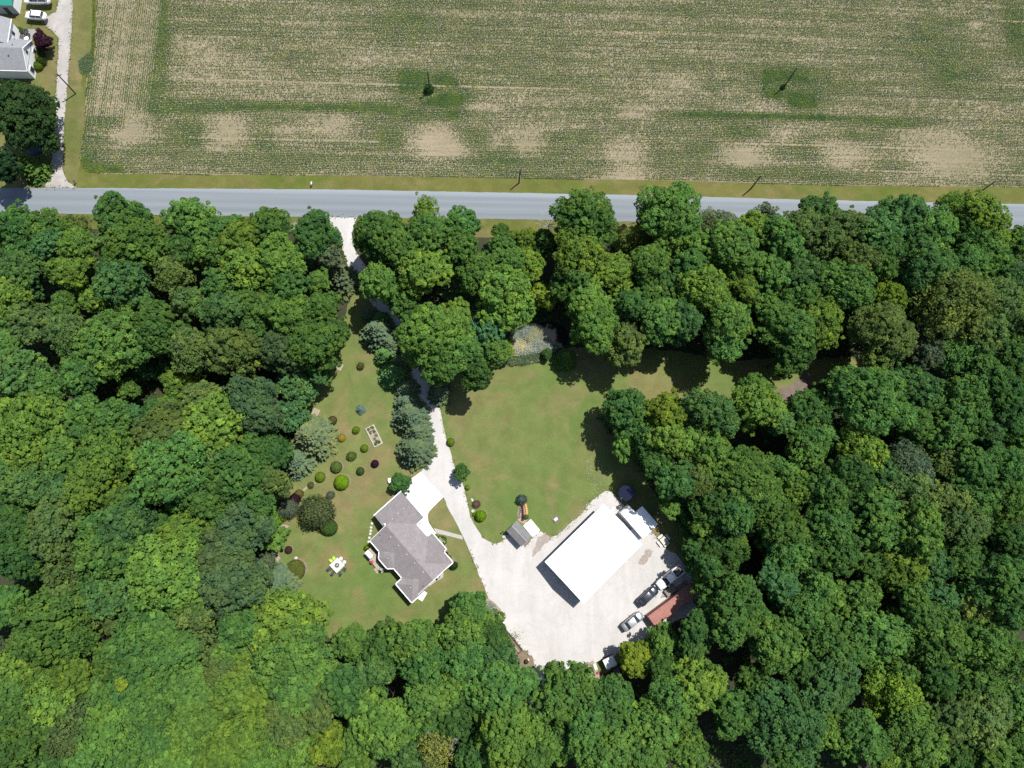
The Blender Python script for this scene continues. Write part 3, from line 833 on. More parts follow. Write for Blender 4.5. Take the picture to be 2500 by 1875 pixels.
def zone(u, v):
    if u < 240 and v < 450: return "in neighbour's yard"
    if v < 562:
        return "on road edge " + ("left of drive" if u < 860 else "right of drive" if u < 1500 else "at far right")
    if 860 <= u < 1400 and 562 <= v < 960 and not (u > 1300 and v < 620):
        return "beside upper drive" if v < 740 else "between drive and pond"
    if 960 <= u < 1150 and 930 < v < 1200: return "along drive above house"
    if u < 870:
        b_ = ("second roadside row" if v < 660 else "woods left of drive" if v < 770 else "woods above dark gap" if v < 960 else "woods below dark gap" if v < 1100 else "woods beside garden" if v < 1260
              else "woods beside fire table" if v < 1420 else "woods beside lawn end" if v < 1580 else "lower-left woods" if v < 1720 else "bottom-left woods")
        return b_ + (", outer half" if u < 330 else ", lawn half")
    if u < 1330 and v > 1450:
        return "below house lawn" if v < 1660 else "at bottom centre"
    b_ = ("second roadside row right" if v < 700 else "woods above grass track" if v < 900 else "woods below grass track" if v < 1100 else "woods beside pool" if v < 1260
          else "woods beside barn" if v < 1420 else "woods beside red container" if v < 1620 else "bottom-right woods")
    return b_ + (", inner part" if u < 1830 else ", middle part" if u < 2180 else ", outer part")
ORD = ["first", "second", "third", "fourth", "fifth", "sixth", "seventh", "eighth", "ninth", "tenth", "eleventh", "twelfth"]
KINDW = {"b": "broadleaf tree", "l": "feathery tree", "c": "conifer"}
bucket = {}
for i, t in enumerate(PATH_TREES):
    bucket.setdefault((zone(t[0], t[1]), t[3], t[4]), []).append(i)
LABEL = {}
for (zn, c, k), ids in bucket.items():
    ids = sorted(ids, key=lambda i: PATH_TREES[i][0])
    for n_, i in enumerate(ids):
        base = TREECOL[c][1] + " " + KINDW[k]
        if len(ids) == 1:
            LABEL[i] = f"only {base} {zn}"
        else:
            LABEL[i] = f"{base}, {ORD[n_]} from left of its colour, {zn}"

LOW = {(1529, 1006): 12.5, (1706, 1392): 6, (1327, 722): 8, (1692, 1230): 8, (1705, 1285): 8, (1700, 1335): 8, (1745, 1425): 11, (1755, 1290): 10, (1775, 1345): 12, (985, 735): 11, (1008, 775): 10, (722, 943): 9, (707, 1011): 7, (779, 912): 9, (646, 1268): 5, (661, 1306): 5, (646, 1374): 4, (676, 1427): 8, (311, 950): 9, (448, 931): 8, (334, 1023): 8, (422, 992): 7, (372, 1000): 10, (978, 1180): 3.6, (1126, 1152): 4.2,
       (1336, 862): 3, (102, 100): 4.5, (96, 77): 2.5, (1176, 1520): 7, (1141, 1490): 9, (1804, 1329): 11, (1717, 1279): 11, (1690, 1390): 6, (1690, 1450): 6, (352, 905): 6, (420, 905): 6, (330, 1050): 7, (390, 1075): 9,  (1732, 1382): 14, (1636, 1236): 10, (817, 618): 9, (562, 548): 6, (1221, 566): 7, (1229, 600): 8, (1282, 587): 8, (1331, 592): 9, (66, 285): 13, (40, 262): 12, (6, 400): 11,
       (2017, 954): 6, (1228, 852): 6, (1592, 548): 6, (1552, 591): 8, (1552, 1612): 9, (1620, 1575): 10, (1525, 1087): 9, (296, 1670): 16, (380, 563): 7, (182, 548): 7, (1751, 551): 9, (1876, 520): 10, (1073, 958): 6, (1381, 876): 7}
for i, (u, v, rp, c, k) in enumerate(PATH_TREES):
    rm = rp*PXM(u, v, 10)
    rr = random.Random(int(u*7+v*13))
    h = LOW.get((int(u), int(v)))
    if k == "c":
        h = h or rm*2.5
        pr = min(CONI, key=lambda p: abs(p[1]-rm))
        zc = h*0.35
    else:
        h = h or min(21.0, max(9.5, 9.0 + rm*1.55 + rr.uniform(-1.6, 1.6)))
        if k == "l":
            pr = min(LACY, key=lambda p: abs(p[1]-rm))
        else:
            cls = min(SIZE, key=lambda s: abs(math.log(SIZE[s]/rm)))
            pr = PROTO[cls][rr.randrange(len(PROTO[cls]))]
        zc = h - min(rm*HCF, h*0.9)*0.42
    p = G(u, v, zc)
    kind_name = {"b": "broadleaf_tree" if rp >= 38 else "understory_tree", "l": "feathery_tree", "c": "conifer_tree"}[k]
    t = thing(kind_name, LABEL[i], "tree", (p.x, p.y, 0), rr.uniform(0, 6.28), {"b": "broadleaf trees of the woods" if rp >= 38 else "smaller trees of the woods", "l": "feathery trees of the woods", "c": "conifers by the lawn and drive"}[k])
    col = TREECOL[c][0]
    jit = rr.uniform(.86, 1.2)
    mc = TREECOL['M'][0]; mw = 0.0 if c in 'RPGK' else 0.30
    col = tuple(q_*(1-mw)+m_*mw for q_, m_ in zip(col, mc))
    hs = rr.uniform(-.10, .10)
    s = rm/pr[1]*1.03
    cr = bpy.data.objects.new("crown", pr[0]); COL.objects.link(cr); cr.parent = t
    cr.color = (col[0]*jit*(1+hs), col[1]*jit, col[2]*jit*(1-hs), 1)
    if k == "c":
        sz = h*0.97/pr[2]
        s *= 1.10
        cr.scale = (s, s, sz); cr.location = (0, 0, h*0.03)
        tm = CTRUNK
        ts = h/10.0
    else:
        hc = min(rm*HCF*rr.uniform(.92, 1.1), h*0.93)
        cr.scale = (s*rr.uniform(.88, 1.12), s*rr.uniform(.88, 1.12), hc/(pr[1]*HCF)); cr.location = (0, 0, h-hc)
        tm = TRUNKS[rr.randrange(4)]
        ts = (h-hc*0.35)/10.0
    tk = bpy.data.objects.new("trunk", tm); COL.objects.link(tk); tk.parent = t
    tk.scale = (min(ts, rm/3.2), min(ts, rm/3.2), ts)

# bare and dying trees
def dead_tree(u, v, rp, h, label, leafy=None):
    rm = rp*PXM(u, v, h*.7)
    p = G(u, v, h*.75)
    t = thing("dead_tree", label, "tree", (p.x, p.y, 0), 0, "bare dying trees")
    br = branches("trunk", int(u), h, rm, .20, 13, 9)
    br.build("trunk", "dead_bark", t)
    if leafy:
        pr = LACY[0]
        cr = bpy.data.objects.new("crown", lobes_crown("crown", int(u), rm*.85, rm*1.2, clump=.5, leaf=.13, nper=14, gap=.7)); COL.objects.link(cr); cr.parent = t
        cr.data.materials.append(MATS["leaf"])
        cr.color = (*leafy, 1); cr.location = (0, 0, h-rm*1.35)
dead_tree(722, 543, 34, 11, "bare grey dying tree at the road edge left of the drive")
dead_tree(1343, 543, 34, 9, "bare grey leafless tree at the road edge beside a tall green dome")
dead_tree(555, 1133, 34, 17, "pale bare branches poking from the crowns left of the garden")
dead_tree(1069, 1826, 50, 17, "grey bare tree with sparse yellow leaves at the bottom edge", (0.25, 0.27, 0.06))
dead_tree(2154, 742, 28, 15, "dark grey bare tree in the woods above the grass track", None)
dead_tree(2085, 525, 18, 14, "thin bare tree leaning over the road at right")
dead_tree(798, 1697, 18, 12, "russet dead tree in a gap of the lower-left woods", (0.20, 0.085, 0.05))

# undergrowth under the woods: uncountable low leaves
UG = [[(-80, 590), (780, 600), (850, 700), (800, 880), (735, 1000), (735, 1110), (660, 1190), (650, 1380), (700, 1480), (840, 1610), (1060, 1590), (1200, 1560), (1290, 1660), (1270, 1780), (1500, 1720), (1600, 1600), (1700, 1520), (1680, 1300), (1560, 1150), (1450, 1010), (1700, 1000), (1900, 1010), (2090, 980), (2560, 900), (2560, 1950), (-80, 1950)],
      [(900, 590), (2560, 620), (2560, 880), (2150, 865), (1800, 870), (1620, 840), (1430, 840), (1380, 790), (1200, 780), (1180, 870), (1090, 920), (1030, 860), (1000, 760), (900, 650)]]
pp = []
for poly in UG:
    Wp = [(q.x, q.y) for q in W(poly)]
    xs = [q[0] for q in Wp]; ys = [q[1] for q in Wp]
    A_ = (max(xs)-min(xs))*(max(ys)-min(ys))
    for _ in range(int(A_*0.9)):
        q = (random.uniform(min(xs), max(xs)), random.uniform(min(ys), max(ys)))
        if noise.noise(Vector((q[0]*.12, q[1]*.12, 1.7))) > -.35 and inside(q, Wp):
            pp.append(q)
pp = np.array(pp)
idx = np.repeat(np.arange(len(pp)), 9)
P = np.zeros((len(idx), 3)); P[:, :2] = pp[idx] + rng.normal(0, .38, (len(idx), 2)); P[:, 2] = rng.uniform(.15, 1.5, len(idx))*(0.6+0.4*np.sin(P[:, 0]*.9)*np.sin(P[:, 1]*.8))
U, V = basis(rng.normal(0, .5, P.shape) + np.array([0, 0, 1.0]))
s = rng.uniform(.18, .36, len(P))
leaf_mat("undergrowth_leaf", (0.062, 0.128, 0.036), .3, .5)
link("undergrowth", quads_mesh("undergrowth", P, U*s[:, None], V*(s*.6)[:, None], rng.uniform(0, 1, len(P))), "undergrowth_leaf", kind="stuff")

# ------------------------------------------------------------------ building materials
def shingle_mat(name, c1, c2):
    m, nt, b = _new(name)
    b.inputs["Roughness"].default_value = 0.9
    b.inputs["Specular IOR Level"].default_value = 0.2
    co = _co(nt)
    col = _ramp(nt, _noise(nt, co, 0.9, 4.0, 0.6), [(0.3, c1), (0.7, c2)])
    br = nt.nodes.new("ShaderNodeTexBrick")
    br.inputs["Scale"].default_value = 1.0
    br.inputs["Brick Width"].default_value = 0.34
    br.inputs["Row Height"].default_value = 0.15
    br.inputs["Mortar Size"].default_value = 0.012
    br.inputs["Color1"].default_value = (0.86, 0.86, 0.86, 1); br.inputs["Color2"].default_value = (1.12, 1.1, 1.1, 1)
    br.inputs["Mortar"].default_value = (0.66, 0.66, 0.66, 1)
    nt.links.new(co, br.inputs["Vector"])
    col = _mix(nt, 0.8, col, br.outputs[0], 'MULTIPLY')
    nt.links.new(col, b.inputs["Base Color"])
    return m
shingle_mat("shingle_mauve", (0.250, 0.230, 0.230), (0.212, 0.194, 0.195))
shingle_mat("shingle_grey", (0.275, 0.285, 0.295), (0.24, 0.25, 0.26))
shingle_mat("shingle_shed", (0.200, 0.195, 0.197), (0.165, 0.160, 0.163))
nmat("white_trim", (0.82, 0.82, 0.82), (0.77, 0.77, 0.78), 1.0, 0.5)
nmat("white_metal", (0.84, 0.85, 0.86), (0.80, 0.81, 0.82), 0.15, 0.45, fine=None)
nmat("siding", (0.74, 0.73, 0.70), (0.70, 0.69, 0.66), 0.8, 0.6)
nmat("siding_white", (0.80, 0.80, 0.80), (0.75, 0.75, 0.76), 0.8, 0.6)
nmat("siding_dark", (0.10, 0.13, 0.18), (0.08, 0.105, 0.15), 0.8, 0.6)
nmat("siding_shaded", (0.34, 0.38, 0.42), (0.30, 0.34, 0.38), 0.8, 0.6)  # outbuilding siding with its grey-blue shade put into the colour
nmat("green_metal", (0.035, 0.26, 0.20), (0.03, 0.22, 0.17), 0.6, 0.45)
nmat("glass", (0.03, 0.04, 0.05), (0.04, 0.05, 0.06), 1.0, 0.08, spec=0.6)
nmat("dark_metal", (0.06, 0.06, 0.065), (0.045, 0.045, 0.05), 3.0, 0.5)
nmat("grey_metal", (0.36, 0.36, 0.36), (0.28, 0.28, 0.28), 3.0, 0.45, 0.3)
nmat("wood_pale", (0.47, 0.395, 0.30), (0.40, 0.335, 0.25), 1.6, 0.8, fine=5.0)
nmat("wood_grey", (0.25, 0.215, 0.185), (0.195, 0.165, 0.145), 1.6, 0.85, fine=5.0)
nmat("wood_dark", (0.075, 0.055, 0.045), (0.05, 0.04, 0.035), 1.6, 0.85)
nmat("pole_wood", (0.10, 0.085, 0.07), (0.07, 0.06, 0.05), 2.0, 0.9)
nmat("stone_pale", (0.48, 0.45, 0.40), (0.39, 0.36, 0.32), 2.0, 0.9, bump=0.4)
nmat("rust_red", (0.36, 0.165, 0.135), (0.29, 0.125, 0.10), 0.8, 0.7, fine=4.0)
nmat("red_paint", (0.55, 0.04, 0.05), (0.48, 0.035, 0.045), 2.0, 0.4)
nmat("pink_flower", (0.55, 0.10, 0.17), (0.42, 0.06, 0.12), 5.0, 0.8)
nmat("lime_plastic", (0.45, 0.68, 0.09), (0.40, 0.62, 0.08), 2.0, 0.4)
nmat("white_plastic", (0.84, 0.85, 0.84), (0.80, 0.81, 0.80), 2.0, 0.4)
nmat("charcoal_fabric", (0.055, 0.06, 0.075), (0.04, 0.045, 0.055), 3.0, 0.85)
nmat("pool_water", (0.035, 0.060, 0.16), (0.04, 0.068, 0.18), 1.0, 0.05, spec=0.5)
nmat("paver_cream", (0.56, 0.54, 0.49), (0.51, 0.49, 0.44), 1.2, 0.8)
nmat("tyre_rubber", (0.02, 0.02, 0.022), None, 3.0, 0.85)
nmat("tarp_blue", (0.055, 0.085, 0.15), (0.045, 0.07, 0.12), 1.0, 0.6)
nmat("patio_grey", (0.28, 0.27, 0.26), (0.23, 0.22, 0.21), 1.2, 0.85)
def paint(name, c, metal=0.0, rough=0.25):
    m, nt, b = _new(name)
    b.inputs["Roughness"].default_value = rough
    b.inputs["Metallic"].default_value = metal
    b.inputs["Coat Weight"].default_value = 0.7
    b.inputs["Coat Roughness"].default_value = 0.05
    co = _co(nt)
    nt.links.new(_ramp(nt, _noise(nt, co, 2.0), [(0.3, c), (0.7, tuple(x*.94 for x in c))]), b.inputs["Base Color"])
paint("car_white", (0.80, 0.80, 0.80))
paint("car_dark", (0.030, 0.036, 0.050), 0.3)
paint("car_silver", (0.42, 0.43, 0.44), 0.6, 0.3)
paint("lamp_red", (0.35, 0.015, 0.015))
paint("lamp_clear", (0.55, 0.57, 0.58))

# ------------------------------------------------------------------ main house
_u0, _v0 = c4([(775, 1120)])[0]
ZE, PITCH = 2.85, 0.44
hp = G(_u0, _v0, 4.4)
hq = G(*c4([(775+65.4, 1120+75.6)])[0], 4.4)
HA = math.atan2((hq-hp).y, (hq-hp).x)
KH = (hq-hp).length/100.0
_bdir = Vector((-math.sin(HA), math.cos(HA), 0))
house = thing("farmhouse", "single storey house with mauve grey shingle roof and white gutters beside the drive", "house", (hp.x, hp.y, 0) , HA)
house.location = Vector((hp.x, hp.y, 0)) - _bdir*(44*KH)
def ridge_roof(a0, a1, b0, b1, axis, dz=0.0, hip0=False, hip1=False):
    """gabled or hipped roof solid over a rectangle (house units), ridge along 'a' or 'b'"""
    k = KH
    z0 = ZE + dz
    if axis == 'a':
        hw = (b1-b0)/2; cb = (b0+b1)/2; rz = z0 + hw*k*PITCH
        r0 = a0 + (hw if hip0 else 0); r1 = a1 - (hw if hip1 else 0)
        top = [(r0*k, cb*k, rz), (r1*k, cb*k, rz)]
    else:
        hw = (a1-a0)/2; ca = (a0+a1)/2; rz = z0 + hw*k*PITCH
        r0 = b0 + (hw if hip0 else 0); r1 = b1 - (hw if hip1 else 0)
        top = [(ca*k, r0*k, rz), (ca*k, r1*k, rz)]
    c = [(a0*k, b0*k), (a1*k, b0*k), (a1*k, b1*k), (a0*k, b1*k)]
    th = 0.16
    vs = [(x, y, z0) for x, y in c] + top + [(x, y, z0-th) for x, y in c]
    if axis == 'a':
        fs = [(0, 1, 5, 4), (2, 3, 4, 5), (1, 2, 5), (3, 0, 4)]
    else:
        fs = [(1, 2, 5, 4), (3, 0, 4, 5), (0, 1, 4), (2, 3, 5)]
    fs += [(6, 9, 8, 7)] + [(i+6, (i+1) % 4+6, (i+1) % 4, i) for i in range(4)]
    return MB().add(vs, fs)
roof = ridge_roof(-585, 187, -243, 243, 'a').build("roof", "shingle_mauve", house)
ridge_roof(-765, -383, -35, 350, 'b', -.006).build("roof", "shingle_mauve", house)
# front wing with a stepped gable
k = KH
zr = ZE + 194*k*PITCH
vs = [(-199, 0, ZE), (-199, 308, ZE), (0, 308, zr), (0, 0, zr), (37, 308, ZE+(190-37)*k*PITCH), (37, 268, ZE+(190-37)*k*PITCH), (190, 268, ZE), (190, 0, ZE), (37, 0, ZE+(190-37)*k*PITCH)]
vs += [(x, y, ZE-.17) for x, y, z in vs]
fs = [(0, 3, 2, 1), (3, 8, 5, 4, 2), (8, 7, 6, 5), (1, 2, 4, 13, 11, 10), (4, 5, 14, 13), (5, 6, 15, 14), (6, 7, 16, 15), (0, 1, 10, 9), (9, 10, 11, 13, 14, 15, 16)]
MB().add([(x*k, y*k, z) for x, y, z in vs], fs).build("roof", "shingle_mauve", house)
rb = ZE + 115*k*PITCH
vs = [(-436, -236, ZE), (-376, -297, ZE), (-240, -297, ZE), (-188, -236, ZE), (-312, -128, rb), (-312, -182, rb), (-312, -128, ZE)]
MB().add([(x*k, y*k, z+.004) for x, y, z in vs] + [(x*k, y*k, ZE-.17) for x, y, z in vs[:4]],
         [(0, 1, 5), (1, 2, 5), (2, 3, 5), (0, 5, 4), (3, 4, 5), (0, 7, 8, 1), (1, 8, 9, 2), (2, 9, 10, 3), (7, 10, 9, 8)]).build("roof", "shingle_mauve", house)
ridge_roof(-52, 208, -332, -80, 'b', .005, hip0=True).build("roof", "shingle_mauve", house)
inset = 0.42/k
for (a0, a1, b0, b1, g) in ((-585, 187, -243, 243, 'a'), (-765, -383, -35, 350, 'b'), (-199, 37, 0, 300, 'b'), (20, 187, 0, 262, 'n'), (-400, -225, -290, -150, 'n'), (-52, 208, -332, -80, 'n')):
    x0, x1, y0, y1 = (a0+inset)*k, (a1-inset)*k, (b0+inset)*k, (b1-inset)*k
    MB().box(((x0+x1)/2, (y0+y1)/2, (ZE-.15)/2), (x1-x0, y1-y0, ZE-.15)).build("wall", "siding", house)
def strip(pts, w, z, name, mat, parent, h=.12):
    for (p, q) in pts:
        p = Vector((p[0]*k, p[1]*k, z)); q = Vector((q[0]*k, q[1]*k, z))
        d = q-p
        MB().box(((p+q)/2), (d.length+w*.9, w, h), math.atan2(d.y, d.x)).build(name, mat, parent)
strip([((-769, 352), (-769, -37)), ((-379, 350), (-379, 245)), ((-383, 247), (-203, 247)), ((-203, 247), (-203, 312)), ((-203, 312), (41, 312)), ((41, 310), (41, 272)), ((41, 272), (194, 272)), ((194, 270), (194, 190)),
       ((-585, -247), (-438, -247)), ((-440, -243), (-379, -301)), ((-379, -301), (-238, -301)), ((-238, -301), (-186, -241)), ((-186, -247), (-56, -247)), ((-56, -247), (-56, -336)), ((-56, -336), (212, -336)), ((212, -336), (212, -240))], .17, ZE-.03, "gutter", "white_trim", house)
# rake boards on the gable ends
def rake(a, b0, b1, zr_, sides):
    for s in sides:
        cb = (b0+b1)/2; hw = (b1-b0)/2
        p0 = Vector((a*k, (cb+s*hw)*k, ZE-.02)); p1 = Vector((a*k, cb*k, ZE-.02+hw*k*PITCH))
        MB().tube([p0, p1], .07, 4).build("rake_board", "white_trim", house)
rake(191, -243, 243, 0, (-1, 1)); rake(-589, -243, 243, 0, (-1,))
def on_roof(x, y):   # crop px -> house units
    dx, dy = x-775, y-1120
    return dx*.654+dy*.756, dx*.756-dy*.654+44
def roof_z(a, b):
    z = ZE
    if -585 <= a <= 187: z = max(z, ZE + (243-abs(b))*k*PITCH)
    if -765 <= a <= -383 and -35 <= b <= 350: z = max(z, ZE + (191-abs(a+574))*k*PITCH)
    if -436 <= a <= -188 and -297 <= b <= -128: z = max(z, ZE + min(115-abs(a+312), b+297)*k*PITCH)
    if -52 <= a <= 208 and -332 <= b <= -80: z = max(z, ZE + min(130-abs(a-78), b+332)*k*PITCH)
    return z
for (x, y) in ((540, 527), (478, 582), (420, 637), (405, 830), (490, 922), (580, 1018), (665, 1112), (755, 1207), (370, 1055), (616, 1366)):
    a, b_ = on_roof(x, y)
    z = roof_z(a, b_)
    MB().box((a*k, b_*k, z+.06), (.34, .34, .2), 0, .75).build("roof_vent", "grey_metal", roof)
for (x, y) in ((290, 803), (757, 1352)):
    a, b_ = on_roof(x, y)
    MB().tube([(a*k, b_*k, roof_z(a, b_)-.1), (a*k, b_*k, roof_z(a, b_)+.35)], .08, 8).build("vent_pipe", "dark_metal", roof)
a, b_ = on_roof(343, 693)
MB().lathe([(.14, -.3), (.14, .5), (.2, .52), (.2, .62), (.02, .66)], (a*k, b_*k, roof_z(a, b_)), 10).build("flue_cap", "white_trim", roof)
# garage doors, front door, windows
def wall_item(name, a, b_, w, h, zc, rz, mat, parent=None, t=.06):
    o = MB().box((0, 0, 0), (w, t, h)).build(name, mat, parent or house)
    o.location = (a*k, b_*k, zc); o.rotation_euler = (0, 0, rz)
    return o
for a in (-660, -510):
    g = wall_item("garage_door", a, 350-inset+1.2, 2.6, 2.2, 1.12, 0, "white_trim")
    for zz in (-.55, 0, .55):
        MB().box((0, .04, zz), (2.5, .03, .06)).build("panel_rib", "grey_metal", g)
d = wall_item("door", -290, 243-inset+1.2, 1.0, 2.1, 1.05, 0, "wood_dark"); MB().box((.35, .05, 0), (.06, .06, .12)).build("handle", "grey_metal", d)
for (a, b_, rz) in ((-110, 308-inset-6, 0), (-40, 308-inset-6, 0), (110, 268-inset-4, 0), (187-inset+1.2, 130, math.pi/2), (187-inset+1.2, 0, math.pi/2), (208-inset+1.2, -230, math.pi/2), (-308, -297+inset+6, 0), (-520, -243+inset-1.2, 0), (-130, -243+inset-1.2, 0), (78, -332+inset-1.2, 0), (-585+inset-1.2, -130, math.pi/2), (-765+inset-1.2, 160, math.pi/2)):
    w_ = wall_item("window", a, b_, 1.2, 1.2, 1.6, rz, "white_trim")
    MB().box((0, 0, 0), (1.0, .09, 1.0)).build("pane", "glass", w_)
    MB().box((0, 0, -.64), (1.3, .16, .06)).build("sill", "white_trim", w_)
# back deck
def r5(x, y): return (880+x*.05425, 1330+y*.05425)
deckz = .55
dk = thing("deck", "pale timber deck with steps along the shaded back of the house", "deck", G(*r5(600, 650)), 0)
base = dk.location.copy()
def dl(x, y, z=deckz):
    q = G(*r5(x, y), z); return (q.x-base.x, q.y-base.y)
poly = [dl(*p) for p in ((440, 130), (720, 400), (720, 690), (900, 930), (1100, 1130), (940, 1295), (130, 410))]
MB().prism(poly, .0, deckz-.05).build("deck_frame", "wood_grey", dk)
dv = Vector((*dl(940, 1295), 0)) - Vector((*dl(130, 410), 0)); ang = math.atan2(dv.y, dv.x)
cx_ = sum(p[0] for p in poly)/len(poly); cy_ = sum(p[1] for p in poly)/len(poly)
mb = MB()
nb = 0
dn = Vector((-math.sin(ang), math.cos(ang), 0)); du = Vector((math.cos(ang), math.sin(ang), 0))
o0 = Vector((*dl(130, 410), 0))
tt = [((Vector((*p, 0))-o0).dot(du), (Vector((*p, 0))-o0).dot(dn)) for p in poly]
nmx = max(t[1] for t in tt)
j = 0.0
while j < nmx:
    yc = j + .07
    xs = []
    for i in range(len(tt)):
        (x1, y1), (x2, y2) = tt[i], tt[(i+1) % len(tt)]
        if (y1 > yc) != (y2 > yc):
            xs.append(x1+(yc-y1)*(x2-x1)/(y2-y1))
    xs.sort()
    for i in range(0, len(xs)-1, 2):
        c = o0 + du*((xs[i]+xs[i+1])/2) + dn*yc
        mb.box((c.x, c.y, deckz-.02), (xs[i+1]-xs[i], .13, .04), ang)
    j += .145
mb.build("decking", "wood_pale", dk, kind="stuff")
for i in range(3):
    c = Vector((*dl(760-38*i*1.0, 1105+42*i), 0))
    MB().box((c.x, c.y, deckz*.75-.16*i), (1.05, .26, .05), ang).build("step", "wood_pale", dk)
q = G(*r5(385, 440), 2.1)
cv = thing("patio_canopy", "white rectangular swing canopy at the end of the timber deck", "canopy", (q.x, q.y, deckz), ang)
MB().add([(-.75, -.42, 1.5), (.75, -.42, 1.5), (.75, 0, 1.58), (-.75, 0, 1.58), (.75, .42, 1.5), (-.75, .42, 1.5), (-.75, -.42, 1.46), (.75, -.42, 1.46), (.75, .42, 1.46), (-.75, .42, 1.46)], [(0, 1, 2, 3), (3, 2, 4, 5), (6, 9, 8, 7), (0, 6, 7, 1), (5, 4, 8, 9)]).build("canopy_top", "white_plastic", cv)
for sx_ in (-.72, .72):
    for sy_ in (-.4, .4):
        MB().tube([(sx_, sy_, 0), (sx_, sy_*.9, 1.47)], .03, 6).build("post", "dark_metal", cv)
MB().box((0, .1, .5), (1.3, .45, .1)).build("seat", "charcoal_fabric", cv)
q = G(*r5(515, 775), .9)
pot = thing("flower_pot", "round pink flowering pot on the edge of the timber deck", "flower pot", (q.x, q.y, deckz), 0)
MB().lathe([(.12, 0), (.2, .28), (.22, .3)], n=12).build("pot", "wood_dark", pot)
o = bpy.data.objects.new("flowers", ball_crown("flowers", 5, .30, .42, .07, 500)); o.data.materials.append(MATS["pink_flower"]); COL.objects.link(o); o.parent = pot; o.location = (0, 0, .26)
q = G(*r5(930, 1110), 1.2)
gr = thing("grill", "grey covered grill at the corner of the timber deck", "grill", (q.x, q.y, deckz), ang+.3)
MB().box((0, 0, .45), (.6, .5, .7)).build("cart", "dark_metal", gr)
MB().add([(-.36, -.3, .8), (.36, -.3, .8), (.36, .3, .8), (-.36, .3, .8), (-.26, -.18, 1.08), (.26, -.18, 1.08), (.26, .18, 1.08), (-.26, .18, 1.08)], [(0, 3, 2, 1), (4, 5, 6, 7), (0, 1, 5, 4), (1, 2, 6, 5), (2, 3, 7, 6), (3, 0, 4, 7)]).build("hood", "grey_metal", gr)

# ------------------------------------------------------------------ barn
def r_c5(x, y): return (1200+x*.217, 1160+y*.217)
BZ = 4.3
bc, ba, bl, bw = frame(r_c5(598, 975), r_c5(1262, 322), r_c5(1038, 1443), BZ)
barn = thing("barn", "large barn with brilliant white metal roof in the gravel yard", "barn", (bc.x, bc.y, 0), ba)
rise = 1.15
hx, hy = bl/2, bw/2
rf = MB().add([(-hx, -hy, BZ), (hx, -hy, BZ), (hx, 0, BZ+rise), (-hx, 0, BZ+rise), (hx, hy, BZ), (-hx, hy, BZ), (-hx, -hy, BZ-.12), (hx, -hy, BZ-.12), (hx, hy, BZ-.12), (-hx, hy, BZ-.12)],
              [(0, 1, 2, 3), (3, 2, 4, 5), (0, 6, 7, 1), (5, 4, 8, 9), (6, 9, 8, 7), (0, 3, 5, 9, 6), (1, 7, 8, 4, 2)]).build("roof", "white_metal", barn)
n_ = int(bl/.9)
for i in range(n_+1):
    x = -hx+.02 + (bl-.04)*i/n_
    for s in (-1, 1):
        MB().add([(x-.02, s*hy, BZ+.002), (x+.02, s*hy, BZ+.002), (x+.02, 0, BZ+rise+.002), (x-.02, 0, BZ+rise+.002), (x, s*hy, BZ+.035), (x, 0, BZ+rise+.035)], [(0, 4, 5, 3), (4, 1, 2, 5)]).build("roof_rib", "white_metal", rf)
MB().add([(-hx, -.2, BZ+rise-.02), (hx, -.2, BZ+rise-.02), (hx, 0, BZ+rise+.05), (-hx, 0, BZ+rise+.05), (hx, .2, BZ+rise-.02), (-hx, .2, BZ+rise-.02)], [(0, 1, 2, 3), (3, 2, 4, 5)]).build("ridge_cap", "white_trim", rf)
wi = .35
MB().add([(-hx+wi, -hy+wi, 0), (hx-wi, -hy+wi, 0), (hx-wi, hy-wi, 0), (-hx+wi, hy-wi, 0), (-hx+wi, -hy+wi, BZ-.1), (hx-wi, -hy+wi, BZ-.1), (hx-wi, hy-wi, BZ-.1), (-hx+wi, hy-wi, BZ-.1)],
         [(0, 1, 5, 4), (1, 2, 6, 5), (2, 3, 7, 6), (3, 0, 4, 7)]).build("wall", "siding_dark", barn)
for y_ in (-2.4, 2.4):
    dd = MB().box((-hx+wi-.05, y_, 1.7), (.08, 3.4, 3.4)).build("sliding_door", "white_trim", barn)
    MB().box((-hx+wi-.12, y_+1.2, 1.3), (.06, .06, .4)).build("handle", "dark_metal", dd)
for x_ in (-4.5, 0, 4.5):
    w_ = MB().box((x_, -hy+wi-.04, 2.0), (1.3, .08, 1.0)).build("window", "white_trim", barn)
    MB().box((x_, -hy+wi-.09, 2.0), (1.1, .04, .8)).build("pane", "glass", w_)
MB().box((hx-wi+.05, 1.2, 1.05), (.08, 1.0, 2.1)).build("door", "white_trim", barn)
q = G(*r_c5(645, 910), 3.2)

# ------------------------------------------------------------------ garden shed and slab
SZ = 2.3
sc_, sa, sl, sw = frame(r4([(1035, 1130)])[0], r4([(1390, 1510)])[0], r4([(1290, 890)])[0], SZ)
shed = thing("garden_shed", "small shed with grey shingle gable roof beside a white slab", "shed", (sc_.x, sc_.y, 0), sa)
hx, hy = sl/2, sw/2
MB().add([(-hx, -hy, SZ), (hx, -hy, SZ), (hx, 0, SZ+.75), (-hx, 0, SZ+.75), (hx, hy, SZ), (-hx, hy, SZ), (-hx, -hy, SZ-.1), (hx, -hy, SZ-.1), (hx, hy, SZ-.1), (-hx, hy, SZ-.1)],
         [(0, 1, 2, 3), (3, 2, 4, 5), (0, 6, 7, 1), (5, 4, 8, 9), (6, 9, 8, 7), (0, 3, 5, 9, 6), (1, 7, 8, 4, 2)]).build("roof", "shingle_shed", shed)
MB().box((0, 0, SZ+.76), (sl, .22, .03)).build("ridge_cap", "shingle_grey", shed)
